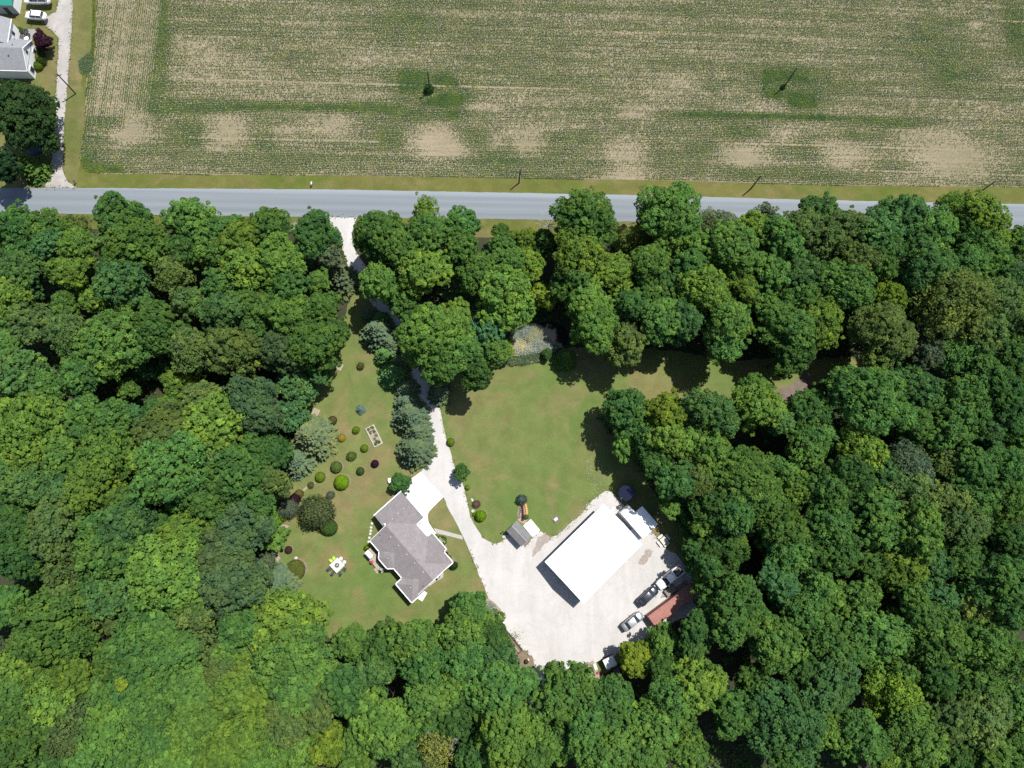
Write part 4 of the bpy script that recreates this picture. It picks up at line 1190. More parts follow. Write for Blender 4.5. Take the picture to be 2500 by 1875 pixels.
MB().box((0, 0, (SZ-.1)/2), (sl-.3, sw-.3, SZ-.1)).build("wall", "siding", shed)
MB().box((hx-.1, 0, 1.0), (.06, 1.5, 1.9)).build("door", "wood_dark", shed)
MB().add([(hx-.15, -.8, .22), (hx+.75, -.8, .02), (hx+.75, .8, .02), (hx-.15, .8, .22), (hx-.15, -.8, 0), (hx-.15, .8, 0)], [(0, 1, 2, 3), (0, 4, 1), (3, 2, 5)]).build("ramp", "wood_grey", shed)
pc, pa, pl_, pw = frame(r4([(1435, 1010)])[0], r4([(1620, 850)])[0], r4([(1670, 1265)])[0], .2)
s_ = MB().box((0, 0, .1), (pl_, pw, .22)).build("concrete_pad", "concrete"); s_.location = (pc.x, pc.y, 0); s_.rotation_euler = (0, 0, pa); tag(s_, "bright white concrete pad beside the grey shed", "pad")

# ------------------------------------------------------------------ camper trailer next to the barn
def r1(x, y): return (1480+x*.1025, 1150+y*.1025)
CZ = 2.9
tc, ta, tl, tw = frame(r1(880, 1620), r1(330, 985), r1(1085, 1435), CZ)
camper = thing("camper_trailer", "white camper trailer with wide roof extension parked against the barn", "trailer", (tc.x, tc.y, 0), ta)
hx, hy = tl/2, tw/2
pr_ = [(-hx, .5), (-hx, CZ-.15), (-hx+.15, CZ), (hx-.7, CZ), (hx-.25, CZ-.25), (hx-.02, CZ-.9), (hx, .9), (hx-.3, .5)]
vs = [(x, -hy, z) for x, z in pr_] + [(x, hy, z) for x, z in pr_]
nn = len(pr_)
MB().add(vs, [tuple(range(nn)), tuple(range(2*nn-1, nn-1, -1))] + [(i, nn+i, nn+(i+1) % nn, (i+1) % nn) for i in range(nn)]).build("body", "white_metal", camper)
# broad roof room on the far side
def tloc(x, y, z):
    q = G(*r1(x, y), z) - Vector((tc.x, tc.y, 0)); c, s = math.cos(-ta), math.sin(-ta)
    return (q.x*c-q.y*s, q.x*s+q.y*c)
ext = [tloc(*p, CZ) for p in ((690, 985), (860, 835), (1235, 1265), (1075, 1425))]
MB().prism(ext, CZ-.12, CZ+.02).build("roof_extension", "white_metal", camper)
exc = (sum(p[0] for p in ext)/4, sum(p[1] for p in ext)/4)
MB().prism([(exc[0]+(p[0]-exc[0])*.93, exc[1]+(p[1]-exc[1])*.93) for p in ext], .0, CZ-.12).build("room", "siding_white", camper)
for (x, y, s) in ((655, 1155, .36), (1050, 1130, .3)):
    p = tloc(x, y, CZ)
    MB().box((p[0], p[1], CZ+.08), (s, s, .16)).build("roof_vent", "grey_metal" if s > .32 else "white_plastic", camper)
p = tloc(845, 1420, CZ); MB().box((p[0], p[1], CZ+.03), (.7, .12, .06)).build("skylight", "grey_metal", camper)
for x in (-1.0, -.1):
    for s in (-1, 1):
        w_ = MB().tube([(x, s*(hy-.25), .36), (x, s*(hy-.02), .36)], .36, 14).build("wheel", "tyre_rubber", camper)
        MB().tube([(x, s*(hy-.04), .36), (x, s*(hy+.01), .36)], .18, 10).build("rim", "grey_metal", w_)
for x in (-1.6, .4, 1.8):
    MB().box((x, -hy-.01, 1.9), (.9, .03, .6)).build("window", "glass", camper)
MB().box((-.6, -hy-.01, 1.5), (.7, .03, 1.8)).build("door", "white_trim", camper)
MB().tube([(hx-.3, -.4, .5), (hx+.9, 0, .5), (hx-.3, .4, .5)], .05, 6).build("hitch", "dark_metal", camper)
q0, q1 = G(*r1(700, 1490), .6), G(*r1(640, 1400), .6)
s_ = MB().box((0, 0, .45), (2.3, 1.0, .9)).build("white_box", "white_metal"); s_.location = (q0.x, q0.y, 0); s_.rotation_euler = (0, 0, ta); tag(s_, "long white storage box wedged between the barn and the camper", "box")
MB().box((0, 0, .92), (2.36, 1.06, .06)).build("lid", "white_trim", s_)
q = G(*r1(135, 930), .8)
tk = thing("propane_tank", "rounded white propane tank at the far corner of the barn", "tank", (q.x, q.y, 0), ta)
MB().lathe([(.1, -.75), (.32, -.66), (.42, -.45), (.42, .45), (.32, .66), (.1, .75)], n=14).build("vessel", "white_metal", tk, True).rotation_euler = (math.pi/2, 0, 0)
tk.children[0].location = (0, 0, .62)
for y_ in (-.45, .45):
    MB().box((0, y_, .15), (.6, .14, .3)).build("saddle", "walk_concrete", tk)
MB().lathe([(.12, 0), (.12, .14), (.02, .18)], (0, 0, 1.03), 10).build("valve_cap", "grey_metal", tk)

# ------------------------------------------------------------------ pool
q = G(*r1(475, 520), 1.0)
pool = thing("round_pool", "round above-ground pool with dark blue water in tree shade", "pool", (q.x, q.y, 0), 0)
pr_ = 1.62
MB().lathe([(pr_, 0), (pr_, 1.08), (pr_-.05, 1.08), (pr_-.05, .9)], n=36, cap=False).build("pool_wall", "dark_metal", pool)
MB().lathe([(pr_+.09, 1.08), (pr_+.09, 1.12), (pr_-.09, 1.12), (pr_-.09, 1.08)], n=36, cap=False).build("rim", "dark_metal", pool)
MB().lathe([(pr_-.06, .92), (pr_-.06, .97)], n=36).build("water", "pool_water", pool)
for i in range(12):
    t = 6.283*i/12
    MB().box(((pr_+.05)*math.cos(t), (pr_+.05)*math.sin(t), .55), (.08, .12, 1.08), t).build("upright", "grey_metal", pool)

# ------------------------------------------------------------------ vehicles
def car(name, label, cat, loc, rz, L=4.6, Wd=1.82, H=1.45, paintm="car_dark", hood=1.15, trunk=.75, belt=.92, kind="sedan", dark_front=False):
    t = thing(name, label, cat, loc, rz)
    h = L/2; w = Wd/2
    st = [(-h, w*.70, .42, belt*.78), (-h+.12, w*.86, .30, belt*.93), (-h+.5, w*.97, .24, belt*.99), (-h*.45, w, .22, belt), (0, w, .22, belt), (h*.45, w, .22, belt*.99), (h-hood*.55, w*.98, .22, belt*.94), (h-.45, w*.93, .24, belt*.86), (h-.12, w*.80, .30, belt*.76), (h, w*.60, .40, belt*.66)]
    ring = []
    for x, hw, zb, zt in st:
        zm = zb+(zt-zb)*.55
        ring.append([(x, -hw*.88, zb), (x, -hw, zb+.12), (x, -hw, zm), (x, -hw*.90, zt-.03), (x, -hw*.55, zt+.02), (x, 0, zt+.04), (x, hw*.55, zt+.02), (x, hw*.90, zt-.03), (x, hw, zm), (x, hw, zb+.12), (x, hw*.88, zb)])
    m = len(ring[0])
    vs = [p for r_ in ring for p in r_]
    fs = [(i*m+j, (i+1)*m+j, (i+1)*m+(j+1) % m, i*m+(j+1) % m) for i in range(len(ring)-1) for j in range(m)]
    fs += [tuple(range(m)), tuple(range(len(vs)-1, len(vs)-m-1, -1))]
    body = MB().add(vs, fs).build("body", paintm, t, True)
    x0, x1 = -h+trunk, h-hood           # foot of rear glass / windscreen
    rf0, rf1 = x0+.62, x1-.78
    if kind in ("suv", "wagon"):
        rf0 = x0+.28
    if kind == "pickup":
        rf0 = x0+.14
    bw_, rw = w*.90, w*.70
    zt = belt+.01
    def lp(x, y, z): return (x, y, z)
    B = [lp(x0, -bw_, zt), lp(x1, -bw_, zt), lp(x1, bw_, zt), lp(x0, bw_, zt)]
    T = [lp(rf0, -rw, H-.05), lp(rf1, -rw, H-.05), lp(rf1, rw, H-.05), lp(rf0, rw, H-.05)]
    cab = MB().add(B+T, [(0, 1, 5, 4), (1, 2, 6, 5), (2, 3, 7, 6), (3, 0, 4, 7), (4, 5, 6, 7)]).build("cabin", paintm, t)
    MB().add([(rf0-.04, -rw-.02, H-.05), (rf1+.04, -rw-.02, H-.05), (rf1+.04, rw+.02, H-.05), (rf0-.04, rw+.02, H-.05), (rf0+.25, -rw*.7, H), (rf1-.2, -rw*.7, H), (rf1-.2, rw*.7, H), (rf0+.25, rw*.7, H)],
             [(0, 1, 5, 4), (1, 2, 6, 5), (2, 3, 7, 6), (3, 0, 4, 7), (4, 5, 6, 7)]).build("roof", paintm, t, True)
    def pane(a, b, c, d, nm, ins=.07):
        a, b, c, d = (Vector(q) for q in (a, b, c, d))
        cc = (a+b+c+d)/4
        nr = (b-a).cross(d-a).normalized()
        q = []
        for p in (a, b, c, d):
            q.append(p + (cc-p)*ins*1.6 + nr*.015)
        MB().add(q, [(0, 1, 2, 3)]).build(nm, "glass", cab)
    pane(B[1], B[2], T[2], T[1], "windscreen", .04)
    pane(B[3], B[0], T[0], T[3], "rear_window", .05)
    for s in (0, 1):
        b0, b1, t0, t1 = (B[0], B[1], T[0], T[1]) if s == 0 else (B[2], B[3], T[2], T[3])
        b0, b1, t0, t1 = Vector(b0), Vector(b1), Vector(t0), Vector(t1)
        pane(b0, b0.lerp(b1, .49), t0.lerp(t1, .49), t0, "side_window")
        pane(b0.lerp(b1, .51), b1, t1, t0.lerp(t1, .51), "side_window")
    for x in (-h+.85*L/4.6, h-.92*L/4.6):
        for s in (-1, 1):
            wh = MB().tube([(x, s*(w-.22), .33), (x, s*(w+.005), .33)], .33, 16).build("wheel", "tyre_rubber", t)
            MB().tube([(x, s*(w-.02), .33), (x, s*(w+.015), .33)], .20, 10).build("rim", "grey_metal", wh)
    for s in (-1, 1):
        MB().box((x1-.25, s*(w+.09), belt+.05), (.16, .2, .14)).build("mirror", paintm, t)
        MB().box((h-.13, s*w*.62, belt*.72), (.16, .34, .12), -s*.25).build("headlight", "lamp_clear", t)
        MB().box((-h+.08, s*w*.66, belt*.80), (.12, .30, .13), s*.2).build("tail_light", "lamp_red", t)
    if dark_front:
        MB().box((h-.04, 0, .55), (.22, Wd*.92, .4)).build("bumper", "dark_metal", t)
    return t
def c6(x, y): return (1500+x*.1145, 1350+y*.1145)
def heading(p, q): 
    a, b = G(*p, .7), G(*q, .7); d = b-a
    return math.atan2(d.y, d.x)
car("dark_sedan", "dark blue-grey sedan parked in the middle of the three vehicles", "car", G(*c6(705, 912), .8), heading(c6(545, 1060), c6(868, 762)), 4.75, 1.85, 1.45, "car_dark")
car("silver_sedan", "silver sedan parked alone nearest the bottom of the gravel yard", "car", G(*c6(378, 1448), .8), heading(c6(200, 1590), c6(560, 1305)), 4.7, 1.82, 1.46, "car_silver")
pk = car("white_pickup", "white pickup truck with a loaded bed at the yard edge", "pickup", G(*c6(1168, 515), .9), heading(c6(1415, 320), c6(930, 705)), 6.1, 2.02, 1.9, "car_white", 1.45, 2.35, 1.15, "pickup", True)
MB().box((-1.95, 0, 1.175), (1.75, 1.5, .03)).build("bed_liner", "dark_metal", pk)
for s in (-1, 1):
    MB().box((-1.95, s*.88, 1.24), (2.0, .12, .14)).build("bed_rail", "car_white", pk)
MB().box((-2.92, 0, 1.22), (.1, 1.75, .16)).build("tailgate", "car_white", pk)
ld = MB()
for i in range(16):
    ld.box((random.uniform(-2.6, -1.4), random.uniform(-.55, .55), 1.25+random.random()*.12), (random.uniform(.3, .9), random.uniform(.08, .25), .1), random.uniform(0, 3))
ld.build("bed_load", "wood_grey", pk)
def c2(x, y): return (x*.1085, y*.1085)
car("white_suv", "long white boxy SUV parked at the top of the neighbour's drive", "SUV", G(*c2(880, 40), 1.0), math.pi+.03, 5.6, 2.0, 1.85, "car_white", 1.2, .35, 1.1, "suv")
car("white_hatchback", "small rounded white car below the boxy SUV on the neighbour's drive", "car", G(*c2(845, 395), .8), math.pi-.05, 4.55, 1.84, 1.58, "car_white", 1.05, .5, .98, "wagon")

# utility trailer, wood stacks, container
q = G(*c6(1195, 805), .6)
ut = thing("utility_trailer", "small flat utility trailer with mesh deck beside the pickup", "trailer", (q.x, q.y, 0), heading(c6(1277, 740), c6(1113, 870)))
MB().box((0, 0, .52), (2.25, 1.35, .06)).build("deck", "wood_grey", ut)
for s in (-1, 1):
    MB().box((0, s*.7, .6), (2.35, .07, .26)).build("side_rail", "dark_metal", ut)
    MB().box((s*1.15, 0, .6), (.07, 1.4, .26)).build("end_rail", "dark_metal", ut)
    wh = MB().tube([(0, s*.78, .3), (0, s*.95, .3)], .3, 14).build("wheel", "tyre_rubber", ut); MB().tube([(0, s*.93, .3), (0, s*.97, .3)], .16, 8).build("rim", "grey_metal", wh)
    MB().tube([(1.1, s*.45, .5), (1.95, 0, .45)], .04, 6).build("tongue", "dark_metal", ut)
MB().box((2.05, 0, .45), (.3, .08, .1)).build("coupler", "dark_metal", ut)
def pallet(label, p, rz, rows, w=1.15, h=.6):
    q = G(*p, h*.6)
    t = thing("wood_stack", label, "wood stack", (q.x, q.y, 0), rz, "wood stacks by the container")
    MB().box((0, 0, .08), (w+.1, w*.8, .12)).build("pallet", "wood_dark", t)
    for i in range(rows):
        for j in range(3):
            MB().box((-w/2+w*(i+.5)/rows, (-.5+j*.5)*w*.62, .15+h/2), (w/rows*.8, w*.26, h*random.uniform(.75, 1)), random.uniform(-.08, .08)).build("block", "wood_grey", t)
pallet("wide stack of brown blocks against the red container", c6(1430, 742), ut.rotation_euler.z, 4, 1.5, .6)
pallet("small stack of brown blocks beyond the wider stack by the container", c6(1487, 650), ut.rotation_euler.z+.2, 2, .9, .5)
CTZ = 2.6
cc_, ca_, cl_, cw_ = frame(c6(720, 1365), c6(1640, 682), c6(870, 1550), CTZ)
ct = thing("shipping_container", "long rust red shipping container half shaded by trees", "container", (cc_.x, cc_.y, 0), ca_)
cw_ = 2.3
n_ = int(cl_/.28)
for s in (-1, 1):
    mb = MB()
    pts = []
    for i in range(n_+1):
        pts.append((-cl_/2+.1+(cl_-.2)*i/n_, s*(cw_/2-.03 - (.035 if i % 2 else 0))))
    for i in range(n_):
        a, b = pts[i], pts[i+1]
        mb.add([(a[0], a[1], .15), (b[0], b[1], .15), (b[0], b[1], CTZ-.05), (a[0], a[1], CTZ-.05)], [(0, 1, 2, 3)])
    mb.build("side_wall", "rust_red", ct)
mb = MB()
for i in range(n_*1):
    x0 = -cl_/2+.1+(cl_-.2)*i/n_; x1 = -cl_/2+.1+(cl_-.2)*(i+1)/n_
    z0, z1 = CTZ-.03 - (.02 if i % 2 else 0), CTZ-.03 - (0 if i % 2 else .02)
    mb.add([(x0, -cw_/2+.05, z0), (x1, -cw_/2+.05, z1), (x1, cw_/2-.05, z1), (x0, cw_/2-.05, z0)], [(0, 1, 2, 3)])
mb.build("roof", "rust_red", ct)
for s in (-1, 1):
    MB().box((0, s*(cw_/2-.03), CTZ-.04), (cl_, .1, .12)).build("top_rail", "rust_red", ct)
    MB().box((0, s*(cw_/2-.03), .12), (cl_, .1, .16)).build("bottom_rail", "rust_red", ct)
    for e in (-1, 1):
        MB().box((e*(cl_/2-.06), s*(cw_/2-.06), CTZ/2), (.16, .16, CTZ)).build("corner_post", "rust_red", ct)
    dr = MB().box((-cl_/2+.05, s*cw_/4, CTZ/2), (.07, cw_/2-.12, CTZ-.3)).build("door", "rust_red", ct)
    MB().tube([(-cl_/2, s*.25, .3), (-cl_/2, s*.25, CTZ-.3)], .02, 6).build("lock_bar", "grey_metal", dr)
MB().box((cl_/2-.05, 0, CTZ/2), (.06, cw_-.2, CTZ-.2)).build("end_wall", "rust_red", ct)

# ------------------------------------------------------------------ picnic set, planters, garden
q = G(*r_c5(1940, 735), .7)
pt = thing("picnic_table", "square pale picnic table with separate benches by the tree shade", "table", (q.x, q.y, 0), math.radians(38))
for i in range(5):
    MB().box((0, -.52+.26*i, .74), (1.3, .24, .05)).build("table_board", "paver_cream", pt)
for sx_ in (-1, 1):
    MB().tube([(sx_*.5, -.45, 0), (sx_*.5, 0, .72), (sx_*.5, .45, 0)], .05, 6).build("leg", "wood_grey", pt)
for (dx, dy, r_) in ((0, 1.0, 0), (1.1, 0, math.pi/2), (-1.1, 0, math.pi/2), (0, -1.0, 0)):
    bs = MB().box((0, 0, .42), (1.25, .48, .07)).build("bench", "paver_cream", pt)
    bs.location = (dx, dy, 0); bs.rotation_euler = (0, 0, r_)
    for e in (-1, 1):
        MB().box((e*.45, 0, .2), (.08, .35, .4)).build("bench_leg", "wood_grey", bs)

def box_bed(name, label, cat, corners, mats, h=.25, t=.09, fill="dark_soil", fillz=.15, z=.25):
    A, B, D = corners
    c, a, lx, ly = frame(A, B, D, z)
    o = thing(name, label, cat, (c.x, c.y, 0), a)
    for s in (-1, 1):
        MB().box((0, s*(ly/2-t/2), h/2), (lx, t, h)).build("side_board", mats, o)
        MB().box((s*(lx/2-t/2), 0, h/2), (t, ly-2*t, h)).build("end_board", mats, o)
    MB().box((0, 0, fillz/2), (lx-2*t, ly-2*t, fillz)).build("fill", fill, o)
    return o, lx, ly
def g8(x, y): return (740+x*.211, 850+y*.211)
box_bed("sand_pit", "tan sand pit in a timber frame higher up the lawn by the woods", "sand pit", (g8(365, 232), g8(400, 165), g8(432, 265)), "wood_pale", .14, .12, "sand_soil", .08, .1)
box_bed("sand_pit", "tan sand pit in a timber frame nearer the blue-grey spruce", "sand pit", (g8(95, 757), g8(133, 690), g8(163, 787)), "wood_pale", .14, .12, "sand_soil", .08, .1)
gb, glx, gly = box_bed("raised_bed", "long narrow raised vegetable bed in a pale frame on the lawn", "planter", (g8(720, 930), g8(825, 1148), g8(815, 878)), "paver_cream", .3, .1, "sand_soil", .24, .3)
leaf_mat("veg_leaf", (0.085, 0.15, 0.045), .25, .5)
def leaf_heap(name, parent, cx, cy, z, rx, ry, n, s, mat, hz=.25):
    P = np.stack([cx+rng.normal(0, rx, n), cy+rng.normal(0, ry, n), z+np.abs(rng.normal(0, hz, n))], 1)
    U, V = basis(rng.normal(0, .6, P.shape)+np.array([0, 0, 1.0]))
    ss = s*rng.uniform(.7, 1.3, n)
    return link(name, quads_mesh(name, P, U*ss[:, None], V*(ss*.6)[:, None], rng.uniform(0, 1, n)), mat, parent, kind="stuff")
for (fx, fy, n) in ((-.42, .2, 70), (-.40, -.25, 60), (-.2, .2, 80), (-.22, -.2, 40), (.02, .25, 30), (.12, -.1, 30), (.36, .2, 90), (.38, -.22, 90), (.3, 0, 60)):
    leaf_heap("vegetable", gb, fx*glx, fy*gly, .26, .17, .15, n, .10, "veg_leaf", .12)
def c5p(x, y): return (1200+x*.217, 1160+y*.217)
pb, plx, ply = box_bed("sandbox", "small square timber frame lying on the grass beside the barn", "frame", (c5p(675, 495), c5p(735, 443), c5p(718, 545)), "wood_grey", .22, .12, "wood_dark", .1, .2)
MB().box((0, 0, .16), (plx*.6, ply*.55, .03)).build("cover", "grey_metal", pb)

# fire table on its paved square with chairs around it
q = G(*r7([(910, 1271)])[0])
side = 147*.1808*PXM(824, 1380)
ftr = math.radians(45)
fp = thing("fire_table", "cream square table with a round fire bowl in the middle of eight chairs", "table", (q.x, q.y, 0), ftr)
MB().box((0, 0, .66), (side, side, .08)).build("table_top", "paver_cream", fp)
for sx_ in (-1, 1):
    for sy_ in (-1, 1):
        MB().box((sx_*(side/2-.15), sy_*(side/2-.15), .31), (.12, .12, .62)).build("leg", "wood_grey", fp)
MB().lathe([(.50, .702), (.50, .76), (.42, .76), (.42, .72)], n=24).build("ring", "grey_metal", fp)
MB().lathe([(.40, .708), (.40, .735), (.22, .735), (.22, .72)], n=24).build("bowl", "dark_metal", fp)
MB().lathe([(.20, .708), (.20, .77), (.1, .80)], n=16).build("burner", "grey_metal", fp)
def chair(mat, label, p, face):
    q = G(*r7([p])[0], .45)
    t = thing("garden_chair", label, "chair", (q.x, q.y, 0), face, "chairs around the fire table")
    MB().box((0, 0, .42), (.5, .5, .05)).build("seat", mat, t)
    MB().add([(-.25, -.25, .44), (-.25, .25, .44), (-.42, .23, .95), (-.42, -.23, .95), (-.29, -.25, .44), (-.29, .25, .44), (-.46, .23, .95), (-.46, -.23, .95)], [(0, 1, 2, 3), (7, 6, 5, 4), (3, 2, 6, 7), (0, 3, 7, 4), (1, 5, 6, 2)]).build("backrest", mat, t)
    for sx_ in (-1, 1):
        MB().box((0, sx_*.27, .62), (.46, .05, .04)).build("armrest", mat, t)
        for sy_ in (-1, 1):
            MB().tube([(sx_*.2, sy_*.22, .42), (sx_*.24, sy_*.26, 0)], .02, 5).build("leg", mat, t)
ctr7 = G(*r7([(910, 1271)])[0], .45)
for (mt, lb, p) in (("lime_plastic", "lime green chair at the fire table, lower of the two", (825, 1210)), ("lime_plastic", "lime green chair at the fire table, upper of the two", (862, 1177)),
                    ("white_plastic", "white chair at the fire table, upper of the two", (954, 1185)), ("white_plastic", "white chair at the fire table, lower of the two", (998, 1230)),
                    ("charcoal_fabric", "charcoal chair at the fire table, leftmost of four", (803, 1320)), ("charcoal_fabric", "charcoal chair at the fire table, second from left", (848, 1375)),
                    ("charcoal_fabric", "charcoal chair at the fire table, third from left", (943, 1380)), ("charcoal_fabric", "charcoal chair at the fire table, rightmost of four", (997, 1325))):
    q = G(*r7([p])[0], .45); d = ctr7-q
    chair(mt, lb, p, math.atan2(d.y, d.x))

# ------------------------------------------------------------------ shrubs
SHR = {}
def shrub(u, v, rp, hm, col, label, style="ball", sy=1.0, rot=0.0, soil=True):
    rm = rp*PXM(u, v, hm*.5)
    key = style + ("s" if rm < .65 else "m" if rm < 1.2 else "l")
    if key not in SHR:
        R_ = {"s": .5, "m": .9, "l": 1.9}[key[-1]]
        n = {"s": 700, "m": 1500, "l": 4200}[key[-1]]
        lf = {"s": .075, "m": .095, "l": .125}[key[-1]]
        if style == "ball":
            SHR[key] = (ball_crown("foliage", len(SHR)+40, R_, R_*1.3, lf, n, .03), R_, R_*1.3)
        elif style == "loose":
            SHR[key] = (ball_crown("foliage", len(SHR)+40, R_, R_*1.3, lf*1.15, int(n*.9), .13, .35), R_, R_*1.3)
        else:
            SHR[key] = (conifer_crown("foliage", len(SHR)+40, R_, R_*1.8, .09*R_/.5, 7, .2), R_, R_*1.8)
        SHR[key][0].materials.append(MATS["leaf" if style != "spike" else "needle"])
    ms, R_, H_ = SHR[key]
    p = G(u, v, hm*.45)
    t = thing("shrub", label, "shrub", (p.x, p.y, 0), rot, "shrubs and garden bushes")
    o = bpy.data.objects.new("foliage", ms); COL.objects.link(o); o.parent = t
    o.scale = (rm/R_, rm*sy/R_, hm/H_); o.color = (*col, 1)
    st = MB().tube([(0, 0, 0), (0, 0, hm*.6)], [.05, .02], 5).build("stem", "bark", t)
    if soil:
        MB().lathe([(rm*1.12, .0), (rm*1.06, .05), (.02, .06)], (rm*.10, rm*.12, .022), 18).build("mulch_ring", "mulch", t)
    return t
LIME = (0.155, 0.245, 0.022); BRT = (0.165, 0.30, 0.016); DKG = (0.070, 0.115, 0.034); GRN_ = (0.110, 0.175, 0.042); OLV = (0.115, 0.115, 0.042); YEL = (0.34, 0.25, 0.04); PUR = (0.052, 0.020, 0.032); BLU = (0.105, 0.160, 0.135); GRY = (0.105, 0.140, 0.090)
shrub(880, 894, 7.5, .9, OLV, "small yellowish olive bush below the shaded spruces", "loose", soil=False)
shrub(879.7, 1000, 11.5, 1.6, BLU, "small spiky blue spruce alone on the garden lawn", "spike", soil=False)
shrub(812, 1026, 10.5, 1.3, OLV, "dull olive clipped ball below the lower sand pit", soil=False)
shrub(869, 1050, 7.5, 1.0, LIME, "small lime bush left of the raised bed", "loose", soil=False)
shrub(834, 1069, 9.3, .9, YEL, "golden yellow rounded shrub on the garden lawn", soil=False)
shrub(890, 1094, 9.3, 1.1, LIME, "lime ball shrub below the raised bed")
shrub(858, 1114, 9.6, .9, GRN_, "loose mid-green shrub between lime ball and dark ball", "loose")
shrub(821, 1140, 13.8, 1.4, GRN_, "large grey-green clipped ball above the brightest lime shrub")
shrub(880, 1150, 9.6, 1.1, DKG, "dark green clipped ball left of the purple one")
shrub(915.5, 1132, 9.3, 1.1, PUR, "dark purple clipped ball at the right of the garden")
shrub(782, 1164, 12.2, 1.3, LIME, "bright lime ball at the left of the largest lime ball")
shrub(834, 1177, 17.8, 1.8, BRT, "largest and brightest lime green ball in the garden")
shrub(758.6, 1184.5, 6.8, .6, OLV, "tiny olive shrub on the sandy strip by the woods", "loose")
shrub(807, 1209, 8.2, .6, GRY, "low grey-green plant inside a pale ring", "loose")
shrub(772, 1251, 34, 3.4, (0.086, 0.118, 0.048), "big wide brownish-green bush above the clipped oval", "loose", soil=False)
shrub(801, 1286.5, 19.5, 1.7, (0.062, 0.115, 0.028), "large clipped oval shrub under the big brownish bush", "ball", 1.18, math.radians(70))
shrub(720, 1218.5, 11.5, 1.3, PUR, "dark purple bush beside the grey-green one near the woods", "loose", soil=False)
shrub(702, 1242, 21, 2.2, GRY, "grey-green bush next to the purple one near the woods", "loose", soil=False)
shrub(730, 1206, 9, .8, (0.17, 0.15, 0.04), "yellowish thin bush above the purple one near the woods", "loose", soil=False)
shrub(686, 1260, 13, 1.6, BRT, "bright green bush at the woods edge under the grey-green one", "loose", soil=False)
shrub(704.3, 1342.5, 9.3, .7, (0.06, 0.04, 0.026), "dark brown round low shrub near the sandy patch")
shrub(720.6, 1392, 23.5, 1.3, (0.105, 0.125, 0.032), "broad mottled green mound at the lawn edge left of the fire table", "ball", 1.05)
shrub(683, 1384, 9.5, .6, GRN_, "small low mound beside the broad mottled mound")
shrub(1174, 1259, 13.4, 1.7, BRT, "bright green ball at the bend of the drive above the shed")
shrub(1141.3, 1190, 6.4, .8, LIME, "small lime ball on the right edge of the drive")
shrub(1100.5, 1079, 9.8, 1.2, LIME, "lime ball on the right of the drive above the small tree")
shrub(1162.8, 1231, 8, .6, (0.17, 0.11, 0.085), "brownish low round shrub above the bright ball by the drive", "loose")
shrub(1273.5, 1220, 10.5, 1.4, BLU, "blue-green round shrub at the head of the flower bed", "loose", soil=False)
shrub(1064, 1310, 5.5, .9, BRT, "small bright ball shrub at the front corner of the house", soil=False)
shrub(1095.5, 1361, 5.8, .7, LIME, "lime shrub in the bed along the house front", "loose", soil=False)
shrub(1090, 1352.5, 4.2, .6, (0.09, 0.07, 0.045), "small brown shrub in the bed along the house front", "loose", soil=False)
shrub(1107, 1381, 8.5, 1.0, (0.035, 0.075, 0.02), "dark green shrub at the right corner of the house", "loose", soil=False)
shrub(895, 1337, 5.2, 1.0, LIME, "yellow-green shrub at the upper end of the deck", "loose", soil=False)
shrub(1284.5, 1262, 5, .7, GRN_, "green plant at the bottom of the flower bed", "loose", soil=False)
shrub(1285, 1615, 4.5, .7, OLV, "small olive plant on the bare bed by the yard", "loose", soil=False)
shrub(1047, 218, 9.5, 1.6, (0.05, 0.12, 0.035), "green bush round the foot of the left field pole", "loose", soil=False)
shrub(1911, 213, 5, .9, (0.05, 0.12, 0.035), "small bush round the foot of the right field pole", "loose", soil=False)
shrub(92, 119, 11, 1.3, (0.12, 0.17, 0.02), "topmost bright hedge bush beside the neighbour's white gable", soil=False)
shrub(90, 140, 11.5, 1.3, (0.15, 0.18, 0.02), "yellower middle hedge bush beside the neighbour's white gable", soil=False)
shrub(92, 161, 12, 1.4, (0.11, 0.16, 0.02), "lowest bright hedge bush beside the neighbour's white gable", soil=False)
shrub(101, 151, 9, 1.5, (0.05, 0.09, 0.025), "dark bush right of the neighbour's hedge", "loose", soil=False)
shrub(100, 132, 7, 1.5, (0.05, 0.09, 0.025), "dark bush under the purple tree", "loose", soil=False)
shrub(46, 75, 8, 1.1, GRN_, "green bush between the neighbour's porch and patio", "loose", soil=False)
shrub(1525, 1088, 9, 1.2, LIME, "small bright plant in the shade above the pool", "loose", soil=False)
# flowering shrubs
def flowers(parent, cx, cy, z, rx, ry, n, s, mat):
    mb = MB()
    for i in range(n):
        a = random.random()*6.283; r_ = math.sqrt(random.random())
        mb.lathe([(s*.7, 0), (s, s*.5), (s*.5, s)], (cx+math.cos(a)*r_*rx, cy+math.sin(a)*r_*ry, z*(1-.35*r_*r_)), 6)
    return mb.build("flowers", mat, parent, kind="stuff")
nmat("cream_flower", (0.80, 0.80, 0.66), (0.72, 0.74, 0.52), 5.0, .8)
nmat("orange_flower", (0.80, 0.32, 0.02), (0.75, 0.42, 0.04), 5.0, .8)
nmat("burgundy_leaf", (0.075, 0.022, 0.03), (0.05, 0.018, 0.022), 5.0, .8)
t = shrub(1076, 1321, 11, 1.1, GRN_, "white flowering hydrangea at the front of the house", "loose", soil=False); flowers(t, 0, 0, 1.05, .85, .75, 70, .09, "cream_flower")
t = shrub(1221, 1506, 10, 1.3, GRN_, "white flowering shrub at the left edge of the gravel yard", "loose", soil=False); flowers(t, 0, 0, 1.2, .8, .8, 60, .09, "cream_flower")
t = shrub(1080, 1334, 3, .4, DKG, "red flowers at the foot of the hydrangea", "loose", soil=False); flowers(t, 0, 0, .4, .35, .2, 14, .08, "red_paint")
